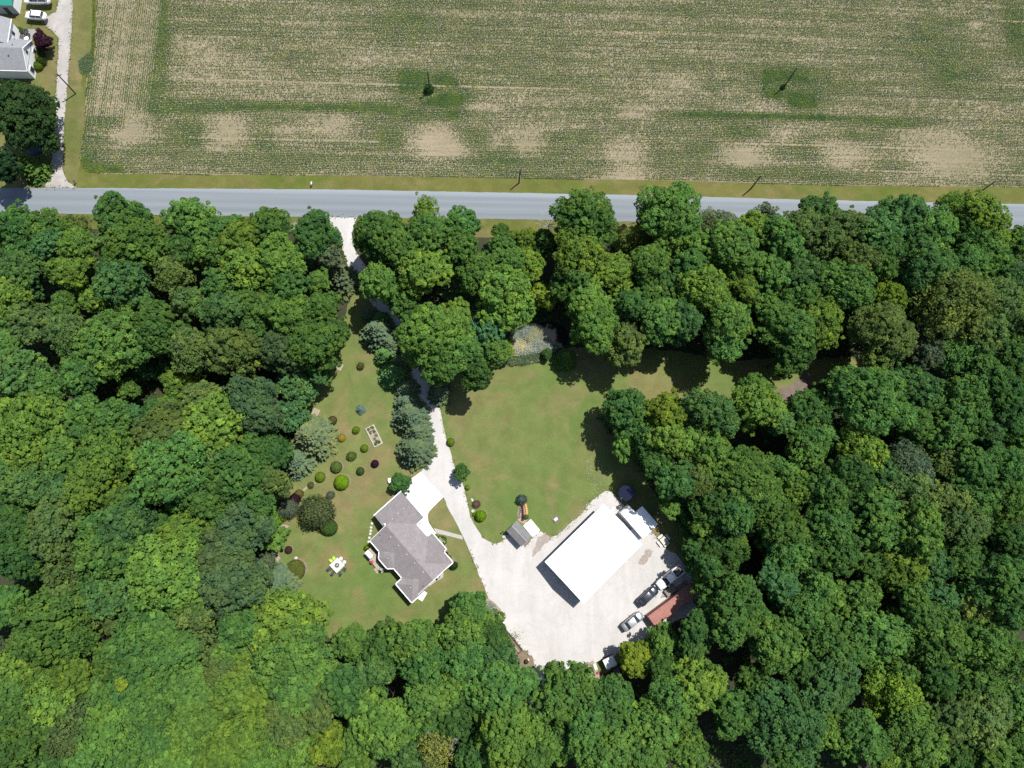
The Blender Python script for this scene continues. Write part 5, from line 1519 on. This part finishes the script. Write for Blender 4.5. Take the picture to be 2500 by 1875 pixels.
t = shrub(1158, 1256, 4, .5, LIME, "yellow flowers left of the bright ball by the drive", "loose", soil=False); flowers(t, 0, 0, .45, .3, .3, 12, .08, "orange_flower")
q = G(*r4([(1430, 700)])[0])
fb = thing("flower_bed", "flower bed with orange and burgundy rows above the shed", "flower bed", (q.x, q.y, 0), 0)
def fbl(x, y):
    a = G(*r4([(x, y)])[0]); return a.x-q.x, a.y-q.y
for i in range(13):
    x, y = fbl(1488+i*2+(random.random()-.5)*14, 480+i*23)
    flowers(fb, x, y, .35, .16, .13, 9, .06, "orange_flower")
mb1, mb2 = [], []
for i in range(15):
    x, y = fbl(1432-abs(i-9)*2, 540+i*24)
    o = leaf_heap("row_plant", fb, x, y, .08, .12, .09, 36, .08, "burgundy_leaf", .16)
for i in range(14):
    for xx in (1358, 1385):
        x, y = fbl(xx-3*i, 520+i*24)
        leaf_heap("row_plant", fb, x, y, .06, .06, .05, 8, .06, "burgundy_leaf" if (i+xx) % 2 else "veg_leaf", .06)

# pale sapling over the yard edge
q = G(1261, 1553, 2.4)
t = thing("sapling", "thin pale-leaved sapling over the timber planter edge", "tree", (q.x, q.y, 0), 0)
br = branches("trunk", 77, 3.2, 1.1, .05, 7, 5); br.build("trunk", "bark", t)
o = leaf_heap("crown", t, 0, 0, 1.6, .65, .65, 90, .12, "leaf", .7); o.color = (0.35, 0.40, 0.24, 1)

# pond reeds: tall cream grass and green rushes
def reeds(px, n, hmin, hmax, mat, name, lean=(0, 0)):
    Wp = [(p.x, p.y) for p in W(px)]
    xs = [p[0] for p in Wp]; ys = [p[1] for p in Wp]
    P = []
    while len(P) < n:
        c = (random.uniform(min(xs), max(xs)), random.uniform(min(ys), max(ys)))
        if inside(c, Wp):
            P.append(c)
    P = np.array(P); h = rng.uniform(hmin, hmax, n)
    a = rng.uniform(0, 6.28, n)
    tip = np.stack([np.cos(a)*h*.75, np.sin(a)*h*.75, h*.8], 1)
    base = np.concatenate([P, np.full((n, 1), .04)], 1)
    wd = np.stack([-np.sin(a), np.cos(a), np.zeros(n)], 1)*.05
    me = quads_mesh(name, base+tip*.5, tip*.5, wd*1.0, rng.uniform(0, 1, n))
    link(name, me, mat, kind="stuff")
leaf_mat("reed_cream", (0.46, 0.47, 0.37), .08, .25)
leaf_mat("reed_green", (0.125, 0.185, 0.10), .15, .4)
leaf_mat("reed_grey", (0.30, 0.34, 0.27), .1, .3)
leaf_mat("weed_green", (0.14, 0.21, 0.035), .2, .35)
reeds(r6([(360, 700), (560, 500), (720, 560), (800, 640), (1000, 560), (1380, 560), (1430, 640), (1100, 690), (700, 760), (420, 770)]), 4200, .8, 1.7, "reed_cream", "reeds")
reeds(r6([(700, 330), (800, 220), (950, 240), (1100, 340), (1230, 480), (1360, 580), (1000, 580), (880, 460)]), 3200, .8, 1.8, "reed_grey", "reeds")
reeds(r6([(200, 830), (400, 730), (800, 720), (1100, 690), (1450, 620), (1600, 680), (1400, 770), (1200, 870), (800, 950), (500, 1000), (250, 950)]), 4600, .6, 1.5, "reed_green", "rushes")
reeds(r6([(420, 980), (700, 950), (1200, 870), (1450, 760), (1620, 690), (1560, 780), (1300, 850), (900, 960), (600, 1000), (400, 1010)]), 900, .3, .8, "reed_cream", "reeds")
reeds(r6([(400, 480), (560, 320), (700, 280), (720, 480), (560, 540)]), 700, .5, 1.3, "reed_grey", "reeds")
reeds([(226, -20), (234, -20), (233, 80), (229, 150), (222, 150), (226, 60)], 1100, .12, .4, "weed_green", "field_weeds")
reeds([(198, 380), (212, 385), (230, 405), (300, 408), (300, 422), (240, 424), (214, 420), (199, 405)], 1500, .12, .4, "weed_green", "field_weeds")
reeds([(192, 150), (226, 120), (229, 160), (214, 185), (196, 180)], 1200, .15, .45, "reed_green", "field_weeds")
leaf_mat("patch_green", (0.082, 0.165, 0.045), .25, .3)
for px, n in (([(972, 174), (1045, 177), (1048, 213), (1010, 227), (972, 227)], 1900), ([(1058, 182), (1100, 187), (1122, 205), (1116, 214), (1066, 206)], 700), ([(1090, 228), (1138, 238), (1128, 256), (1080, 262), (1032, 254), (1050, 238)], 1900),
              ([(1862, 170), (1930, 173), (1985, 196), (1960, 200), (1915, 194), (1880, 203), (1864, 222)], 1500), ([(1915, 224), (1988, 230), (1994, 260), (1950, 266), (1925, 254)], 1700), ([(1866, 223), (1908, 225), (1912, 239), (1872, 240)], 500), ([(1098, 268), (1122, 274), (1120, 288), (1092, 286)], 250),
              ([(560, 258), (830, 257), (980, 262), (980, 270), (830, 266), (560, 265)], 1500), ([(1680, 276), (1850, 279), (2030, 285), (2030, 292), (1850, 288), (1680, 284)], 1500)):
    reeds(px, n, .15, .42, "patch_green", "grass_patch")
# dry weeds beside the pool and lawn edge
reeds([(1430, 1125), (1470, 1110), (1482, 1180), (1462, 1215), (1440, 1222)], 190, .15, .4, "reed_cream", "dry_weeds")
reeds([(1330, 1318), (1375, 1285), (1440, 1222), (1450, 1235), (1380, 1300), (1345, 1322)], 260, .1, .35, "reed_cream", "dry_weeds")
reeds([(1155, 1462), (1200, 1470), (1228, 1500), (1190, 1500), (1160, 1480)], 500, .3, .9, "reed_grey", "dry_weeds")
reeds([(1020, 960), (1040, 985), (1052, 1000), (1048, 1010), (1034, 1000)], 160, .2, .6, "reed_cream", "dry_weeds")
# ragged grass along the gravel edges
edge = []
skip_ = [G(1060, 1185), G(1040, 1160), G(1080, 1210), G(1120, 1290)]
for px, sp in ((drive_px, .22), (ndrive_px, .25)):
    pts = W(px)
    for i in range(len(pts)):
        a, b = pts[i], pts[(i+1) % len(pts)]
        L = (b-a).length
        for j in range(int(L/sp)):
            if noise.noise(Vector((a.x*.3+j*.11, a.y*.3, 4.0))) > -.25:
                c = a.lerp(b, random.random())
                if any((c-q_).length < 4.5 for q_ in skip_):
                    continue
                edge.append((c.x+random.gauss(0, .22), c.y+random.gauss(0, .22), .05))
E = np.array(edge); idx = np.repeat(np.arange(len(E)), 4)
P = E[idx] + rng.normal(0, .07, (len(idx), 3))*np.array([1, 1, .4]) + np.array([0, 0, .07])
U, V = basis(rng.normal(0, .6, P.shape)+np.array([0, 0, .8]))
s = rng.uniform(.05, .15, len(P))
leaf_mat("edge_grass", (0.17, 0.175, 0.075), .2, .4)
link("edge_grass", quads_mesh("edge_grass", P, U*s[:, None], V*(s*.5)[:, None], rng.uniform(0, 1, len(P))), "edge_grass", kind="stuff")

# ------------------------------------------------------------------ stones, steps, small things
def stone(u, v, rp, label, sx_=1.0, h=.25, mat="stone_pale", name="stone", rot=0.3):
    rm = rp*PXM(u, v)
    p = G(u, v)
    mb = MB()
    r_ = random.Random(int(u*v))
    pr_ = [(.95, 0), (1.0, .35), (.82, .8), (.4, 1.0)]
    n = 9
    vs = []
    for rr_, z in pr_:
        for kk in range(n):
            t = 6.283*kk/n; f = rm*rr_*r_.uniform(.82, 1.12)
            vs.append((f*math.cos(t)*sx_, f*math.sin(t), z*h))
    fs = [(i*n+j, i*n+(j+1) % n, (i+1)*n+(j+1) % n, (i+1)*n+j) for i in range(3) for j in range(n)] + [tuple(3*n+j for j in range(n)), tuple(range(n-1, -1, -1))]
    o = mb.add(vs, fs).build(name, mat)
    o.location = (p.x, p.y, .03); o.rotation_euler = (0, 0, rot)
    return tag(o, label, "stone")
stone(1293, 1596, 4.8, "large tan boulder at the tip of the bare bed by the yard", 1.3, .45, rot=-.6)
stone(1289.5, 1610.5, 2.6, "white rock beside the small olive plant on the bare bed", 1.0, .3, "white_trim")
stone(1251, 1611, 2.4, "white rock at the tree edge of the bare bed", 1.2, .25, "white_trim")
stone(1230, 1520, 2.6, "white rock above the timber planter", 1.0, .3, "white_trim")
stone(1154, 1248, 4.2, "pale flat boulder on the drive edge below the brownish shrub", 1.2, .35)
stone(1231, 1310.5, 4.6, "pale flat boulder at the left corner of the shed", 1.5, .3)
stone(683, 1339, 4.0, "white rock at the edge of the sandy strip by the woods", .8, .5, "white_trim")
stone(722.7, 1362.4, 4.0, "flat grey paving stone above the broad mottled mound", 1.0, .06)
stone(1153, 1221, 2.8, "narrow pale stone slab above the brownish shrub by the drive", 1.8, .15, rot=-1.1)
for i, (x, y) in enumerate(((210, 690), (202, 732), (198, 767), (193, 800), (183, 842), (175, 885))):
    u, v = c4([(x, y)])[0]
    p = G(u, v)
    o = MB().box((0, 0, .03), (.42, .42, .06), 0, .95).build("stepping_stone", "paver_cream")
    o.location = (p.x, p.y, .02); o.rotation_euler = (0, 0, random.uniform(-.3, .3))
    tag(o, f"pale stepping stone behind the house, {ORD[i]} from the top of the row", "stepping stone", "stepping stones behind the house")
p = G(951.6, 1174)
o = thing("white_tank", "small rounded white tank on the lawn beside the garage tree", "tank", (p.x, p.y, 0), math.radians(100))
MB().lathe([(.12, -.55), (.34, -.42), (.40, 0), (.34, .42), (.12, .55)], n=14).build("vessel", "white_metal", o, True).rotation_euler = (0, math.pi/2, 0)
o.children[0].location = (0, 0, .48)
MB().box((0, 0, .08), (.6, .4, .16)).build("foot", "walk_concrete", o)
# two flower pots on the concrete apron
for (x, y, mt, lb) in ((705, 722, "pink_flower", "pink flower pot on the white concrete by the front door"), (735, 757, "burgundy_leaf", "dark leaved pot on the white concrete by the front door")):
    p = G(*c4([(x, y)])[0], .4)
    o = thing("flower_pot", lb, "flower pot", (p.x, p.y, .07), 0)
    MB().lathe([(.13, 0), (.2, .3), (.22, .32)], n=12).build("pot", "wood_grey", o)
    f_ = bpy.data.objects.new("flowers", ball_crown("flowers", int(x), .26, .34, .07, 300)); f_.data.materials.append(MATS[mt]); COL.objects.link(f_); f_.parent = o; f_.location = (0, 0, .28)
# air conditioner, landing
p = G(*c4([(912, 1260)])[0], .5)
o = thing("air_conditioner", "dark square air conditioner on a slab at the house side", "air conditioner", (p.x, p.y, .05), HA)
MB().box((0, 0, .4), (.75, .75, .8)).build("casing", "dark_metal", o); MB().lathe([(.3, .80), (.3, .83), (.05, .84)], n=16).build("fan_grille", "grey_metal", o)
p = G(*c4([(936, 1245)])[0], .4)
o = thing("meter_box", "small grey utility box right of the air conditioner", "utility box", (p.x, p.y, .05), HA)
MB().box((0, 0, .3), (.4, .3, .6)).build("casing", "grey_metal", o); MB().box((0, -.16, .32), (.3, .03, .4)).build("cover", "dark_metal", o)
lc, la, ll, lw = frame(*[c4([p_])[0] for p_ in ((702, 1478), (742, 1412), (740, 1500))], .2)
o = MB().box((0, 0, .12), (ll, max(lw, .9), .24)).build("landing", "concrete"); o.location = (lc.x, lc.y, 0); o.rotation_euler = (0, 0, la); tag(o, "white concrete landing at the lower side of the house", "landing")
MB().box((0, 0, .05), (ll+.5, max(lw, .9)+.5, .1)).build("step", "concrete", o)

# timber planter and things along the bottom of the yard
pa_, pb_ = G(*r2([(225, 440)])[0], .5), G(*r2([(640, 950)])[0], .5)
d = pb_-pa_; an = math.atan2(d.y, d.x)
tp = thing("timber_planter", "long low planter of dark stacked timbers along the gravel yard", "planter", ((pa_+pb_)/2).xy.to_3d(), an)
for i in range(3):
    for j in range(4):
        MB().box((-d.length/2+d.length*(j+.5)/4, 0, .1+.19*i), (d.length/4-.02, .2, .18)).build("timber", "wood_dark", tp)
MB().box((0, -.75, .28), (d.length*.96, .16, .1)).build("back_rail", "wood_pale", tp)
for e in (-1, 1):
    MB().box((e*(d.length/2-.05), -.55, .25), (.16, 1.0, .5)).build("end_timber", "wood_dark", tp)
MB().box((0, -.4, .15), (d.length*.95, .55, .3)).build("soil", "bare_soil", tp)
def r3(x, y): return (1380+x*.1025, 1560+y*.1025)
ks, ka, kl, kw = frame(r3(890, 510), r3(1130, 385), r3(990, 740), 2.2)
ko = thing("small_lean_to", "small lean-to with pale metal roof under the yellow-green tree", "shed", (ks.x, ks.y, 0), ka)
MB().add([(-kl/2, -kw/2, 2.05), (kl/2, -kw/2, 2.05), (kl/2, kw/2, 2.3), (-kl/2, kw/2, 2.3), (-kl/2, -kw/2, 2.0), (kl/2, -kw/2, 2.0), (kl/2, kw/2, 2.25), (-kl/2, kw/2, 2.25)], [(0, 1, 2, 3), (7, 6, 5, 4), (0, 4, 5, 1), (1, 5, 6, 2), (2, 6, 7, 3), (3, 7, 4, 0)]).build("roof", "white_metal", ko)
for i in range(8):
    MB().box((-kl/2+kl*(i+.5)/8, 0, 2.2), (.03, kw*.98, .03)).build("roof_rib", "white_metal", ko).rotation_euler = (math.atan2(.25, kw), 0, 0)
for c in ko.children:
    if c.name.startswith("roof_rib"):
        c.location = (0, 0, 0.03 - 2.2*(math.cos(math.atan2(.25, kw))-1))
MB().box((0, 0, 1.0), (kl-.25, kw-.25, 2.0)).build("wall", "wood_dark", ko)
def beam(name, label, p0, p1, w_, h_, mat, cat, z=0.0, slats=0):
    a, b = G(*r3(*p0), h_), G(*r3(*p1), h_)
    dd = b-a
    o = thing(name, label, cat, ((a+b)/2).xy.to_3d() + Vector((0, 0, .05)), math.atan2(dd.y, dd.x))
    if slats:
        for i in range(slats):
            MB().box((-dd.length/2+dd.length*(i+.5)/slats, 0, h_), (dd.length/slats*.55, w_, .05)).build("slat", mat, o)
        for s in (-1, 1):
            MB().box((0, s*w_*.4, h_/2), (dd.length, .1, h_)).build("runner", mat, o)
    else:
        MB().box((0, 0, h_/2+.12), (dd.length, w_, h_)).build("board", mat, o)
        for e in (-1, 1):
            MB().box((e*dd.length*.38, 0, .06), (.12, w_*.9, .12)).build("skid", "wood_dark", o)
    return o
beam("wood_bench", "long grey wooden bench at the bottom edge of the gravel yard", (365, 660), (560, 575), .45, .35, "wood_grey", "bench")
beam("timber_beam", "grey timber lying just below the long bench", (410, 710), (600, 600), .2, .22, "wood_grey", "timber")
beam("cream_panel", "pale cream panel lying left of the small lean-to", (690, 580), (740, 735), .62, .12, "paver_cream", "panel")
beam("slatted_pallet", "grey slatted pallet in the shade below the small lean-to", (1190, 700), (1310, 930), 1.1, .3, "wood_grey", "pallet", slats=7)
p = G(*r3(785, 805), .3)
o = thing("fuel_can", "red fuel can beside the cream panel", "can", (p.x, p.y, .05), .5)
MB().box((0, 0, .25), (.46, .36, .5), 0, .85).build("body", "red_paint", o); MB().tube([(.1, 0, .48), (.2, 0, .62)], .04, 8).build("spout", "dark_metal", o)
p = G(*r3(1565, 175), .6)
o = thing("bird_bath", "white bird bath in the shade above the yellow-green tree", "bird bath", (p.x, p.y, 0), 0)
MB().lathe([(.2, 0), (.1, .1), (.08, .6), (.15, .66)], n=12).build("pedestal", "white_trim", o); MB().lathe([(.1, .64), (.36, .74), (.38, .78), (.3, .76)], n=16).build("basin", "white_trim", o)
p = G(1228, 1298, .8)
o = thing("lamp_post", "short dark post at the left corner of the shed", "post", (p.x, p.y, 0), 0)
MB().tube([(0, 0, 0), (0, 0, 1.3)], .06, 6).build("post", "wood_dark", o); MB().box((0, 0, 1.36), (.3, .3, .16), 0, .6).build("cap", "wood_dark", o)

# ------------------------------------------------------------------ utility poles and mailboxes
def pole(u, v, h, label, arm=False, rz=0.0):
    p = G(u, v)
    o = thing("utility_pole", label, "pole", (p.x, p.y, 0), rz, "utility poles")
    MB().tube([(0, 0, -.2), (0, 0, h)], [.17, .12], 8).build("shaft", "pole_wood", o)
    if arm:
        MB().box((0, 0, h-.7), (1.3, .12, .14)).build("crossarm", "pole_wood", o)
        for x in (-.55, .55):
            MB().lathe([(.05, 0), (.06, .1), (.03, .16)], (x, 0, h-.63), 8).build("insulator", "grey_metal", o)
    else:
        MB().lathe([(.06, 0), (.07, .12), (.03, .2)], (0, 0, h), 8).build("insulator", "grey_metal", o)
        MB().box((.16, 0, h-1.0), (.12, .1, .3)).build("bracket", "dark_metal", o)
pole(185, 229, 7.2, "dark utility pole with crossarm beside the neighbour's drive", True, .3)
pole(1050, 224, 7.2, "dark utility pole rising from the bush in the field, left one", False)
pole(1912.5, 214.5, 7.2, "dark utility pole in the green patch of the field, right one", False)
pole(1267, 447, 5.9, "leftmost dark utility pole on the roadside verge", False)
pole(1833, 461, 6.0, "middle dark utility pole on the roadside verge", False)
pole(2386, 473, 6.0, "rightmost dark utility pole on the roadside verge", False)
def mailbox(u, v, mat, label):
    p = G(u, v)
    o = thing("mailbox", label, "mailbox", (p.x, p.y, 0), 0)
    MB().box((0, 0, .5), (.1, .1, 1.0)).build("post", "wood_grey", o)
    MB().add([(-.13, -.3, 1.0), (.13, -.3, 1.0), (.13, .3, 1.0), (-.13, .3, 1.0), (-.13, -.3, 1.18), (.13, -.3, 1.18), (.13, .3, 1.18), (-.13, .3, 1.18), (0, -.3, 1.28), (0, .3, 1.28)], [(0, 3, 2, 1), (0, 1, 5, 8, 4), (2, 3, 7, 9, 6), (1, 2, 6, 5), (3, 0, 4, 7), (5, 6, 9, 8), (4, 8, 9, 7)]).build("box", mat, o)
    MB().box((.15, -.1, 1.2), (.02, .05, .2)).build("flag", "red_paint", o)
mailbox(187, 448, "dark_metal", "black mailbox at the mouth of the neighbour's drive")
mailbox(763, 453, "white_plastic", "white mailbox on the verge across from the main drive")

# ------------------------------------------------------------------ neighbour's house
NE, NS, NR = G(76, 96.6, 3.3), G(67.3, 173, 3.3), G(55.9, 117.7, 5.6)
wid = (NE-NS).length
yc = (NE.y+NS.y)/2
nx = (NE.x+NS.x)/2
nh = thing("neighbour_house", "white gabled house with pale grey shingle roof at the left edge", "house", (nx, yc, 0), 0)
Ln, hy, ez, rz_ = 16.0, wid/2, 3.3, 5.7
MB().add([(0, -hy, ez), (-Ln, -hy, ez), (-Ln, 0, rz_), (0, 0, rz_), (-Ln, hy, ez), (0, hy, ez), (0, -hy, ez-.14), (-Ln, -hy, ez-.14), (-Ln, hy, ez-.14), (0, hy, ez-.14), (0, 0, rz_-.14), (-Ln, 0, rz_-.14)],
         [(3, 2, 1, 0), (5, 4, 2, 3), (0, 1, 7, 6), (4, 5, 9, 8), (0, 6, 10, 3), (3, 10, 9, 5), (6, 7, 11, 10), (10, 11, 8, 9)]).build("roof", "shingle_grey", nh)
gx = -.25
MB().add([(gx, -hy+.3, 0), (gx, hy-.3, 0), (gx, hy-.3, ez-.1), (gx, 0, rz_-.3), (gx, -hy+.3, ez-.1), (-Ln, -hy+.3, 0), (-Ln, hy-.3, 0), (-Ln, hy-.3, ez-.1), (-Ln, -hy+.3, ez-.1)], [(0, 1, 2, 3, 4), (0, 4, 8, 5), (1, 6, 7, 2)]).build("wall", "siding_white", nh)
for s in (-1, 1):
    MB().tube([(.02, s*hy, ez-.06), (.02, 0, rz_-.06)], .09, 4).build("rake_board", "white_trim", nh)
MB().box((-Ln/2, -hy-.05, ez-.06), (Ln, .13, .12)).build("gutter", "white_trim", nh)
for (y_, z_, w_, h_) in ((0.3, 4.0, .7, .8), (-2.3, 1.5, 1.2, 1.3), (2.2, 1.5, 1.0, 1.2)):
    wi_ = MB().box((gx+.03, y_, z_), (.08, w_+.2, h_+.2)).build("window", "white_trim", nh)
    MB().box((gx+.07, y_, z_), (.06, w_, h_)).build("pane", "glass", wi_)
MB().box((gx+.02, 0, ez-.3), (.05, wid-.7, .08)).build("trim_band", "grey_metal", nh)
for (x_, y_) in ((-2.6, 1.1), (-3.2, -1.4)):
    MB().tube([(x_, y_, rz_-abs(y_)/hy*(rz_-ez)-.1), (x_, y_, rz_-abs(y_)/hy*(rz_-ez)+.3)], .1, 8).build("vent_pipe", "dark_metal", nh)
# north wing: eave towards the drive
e0, e1 = G(27, 46, 4.2), G(19.5, 94.4, 4.2)
wx = (e0.x+e1.x)/2 - nx; w0, w1 = e1.y-yc-1.2, e0.y-yc
MB().add([(wx, w0, 4.2), (wx, w1, 4.2), (wx-4.5, w1, 6.6), (wx-4.5, w0, 6.6), (wx-9, w1, 4.2), (wx-9, w0, 4.2), (wx, w0, 4.06), (wx, w1, 4.06), (wx-9, w1, 4.06), (wx-9, w0, 4.06)],
         [(0, 1, 2, 3), (3, 2, 4, 5), (0, 6, 7, 1), (1, 7, 8, 4, 2), (0, 3, 5, 9, 6), (6, 9, 8, 7)]).build("roof", "shingle_grey", nh)
MB().box((wx+.05, (w0+w1)/2, 4.14), (.13, w1-w0, .13)).build("gutter", "white_trim", nh)
MB().box((wx-4.5, (w0+w1)/2, 2.0), (8.4, w1-w0-.5, 4.05)).build("wall", "siding_white", nh)
for y_ in (w0+1.3, w0+3.8):
    wi_ = MB().box((wx-.28, y_, 2.6), (.06, 1.0, 1.2)).build("window", "white_trim", nh); MB().box((wx-.25, y_, 2.6), (.06, .8, 1.0)).build("pane", "glass", wi_)
MB().box((wx-.28, w0+2.5, 1.1), (.06, .95, 2.0)).build("door", "tarp_blue", nh)
g0 = G(29.3, 14, 3.0)
gs = thing("green_roof_shed", "outbuilding with green metal roof at the top left corner", "shed", (g0.x, g0.y, 0), 0)
MB().add([(0, 0, 3.0), (-9, 0, 3.0), (-9, 4, 4.6), (0, 4, 4.6), (-9, 8, 3.0), (0, 8, 3.0), (0, 0, 2.88), (-9, 0, 2.88), (-9, 8, 2.88), (0, 8, 2.88)], [(3, 2, 1, 0), (5, 4, 2, 3), (0, 1, 7, 6), (4, 5, 9, 8), (0, 6, 9, 5, 3), (1, 2, 4, 8, 7), (6, 7, 8, 9)]).build("roof", "green_metal", gs)
MB().box((-4.5, 4, 1.45), (8.6, 7.6, 2.86)).build("wall", "siding_shaded", gs)  # shaded tone of the front wall is painted in; end wall stays white
MB().box((-2.2, .17, 1.05), (1.0, .06, 2.1)).build("door", "dark_metal", gs)
wi_ = MB().box((-4.2, .17, 1.7), (1.0, .06, .9)).build("window", "white_trim", gs); MB().box((-4.2, .15, 1.7), (.85, .06, .75)).build("pane", "glass", wi_)
MB().box((-.17, 4, 1.45), (.06, 7.5, 2.8)).build("end_wall", "siding_white", gs)
# patio of the neighbour
sheet("patio", [(c2(*p)) for p in ((545, 655), (860, 660), (870, 800), (700, 890), (540, 885), (330, 870), (330, 800), (530, 790))], .05, "patio_grey", jit=0)
def at2(x, y, z=.4): return G(*c2(x, y), z)
for (x, y, lb) in ((580, 720, "upper dark lounge seat on the neighbour's patio"), (625, 810, "lower dark lounge seat on the neighbour's patio")):
    p = at2(x, y)
    o = thing("lounge_seat", lb, "seat", (p.x, p.y, .05), math.pi/2)
    MB().box((0, 0, .22), (1.2, .65, .3)).build("base", "charcoal_fabric", o); MB().box((0, .3, .5), (1.2, .16, .5)).build("backrest", "charcoal_fabric", o)
    for e in (-1, 1):
        MB().box((e*.56, 0, .42), (.12, .65, .22)).build("armrest", "charcoal_fabric", o)
p = at2(595, 865, .7)
o = thing("round_table", "white round table on the neighbour's patio", "table", (p.x, p.y, .05), 0)
MB().lathe([(.5, .68), (.5, .72), (.02, .725)], n=20).build("table_top", "white_plastic", o); MB().lathe([(.25, 0), (.06, .08), (.06, .68)], n=10).build("pedestal", "white_plastic", o)
p = at2(480, 845, .2)
o = thing("porch_steps", "dark and pale striped steps on the neighbour's patio", "steps", (p.x, p.y, .05), 0)
for i in range(4):
    MB().box((-.5+.34*i, 0, .55-.14*i), (.2, 1.0, .06)).build("tread", "dark_metal", o)
for s in (-1, 1):
    MB().add([(-.65, s*.5, .0), (.65, s*.5, .0), (.65, s*.5, .1), (-.65, s*.5, .55), (-.65, s*.55, .0), (.65, s*.55, .0), (.65, s*.55, .1), (-.65, s*.55, .55)], [(0, 1, 2, 3), (7, 6, 5, 4), (3, 2, 6, 7), (1, 5, 6, 2)]).build("stringer", "paver_cream", o)
p = at2(490, 697, .3)
o = thing("stone_planter", "round cream planter beside the neighbour's patio", "planter", (p.x, p.y, 0), 0)
MB().lathe([(.24, 0), (.32, .35), (.26, .36), (.24, .3)], n=14).build("pot", "paver_cream", o); MB().lathe([(.23, .29), (.02, .31)], n=14).build("soil", "bare_soil", o)
# covered boat-like heap under the big tree
p = G(84, 362, .6)
o = thing("covered_heap", "blue-grey tarpaulin heap in the shade below the big dark tree", "tarpaulin", (p.x, p.y, 0), .3)
mb = MB(); mb.lathe([(1.9, 0), (1.75, .45), (1.2, .95), (.3, 1.2)], n=22, sy=.7)
mb.v = [(x+.12*math.sin(y*5), y+.1*math.sin(x*4), max(0, z+.1*math.sin(x*3+y*2)) if z > .1 else z) for x, y, z in mb.v]
mb.build("tarpaulin", "tarp_blue", o, True)
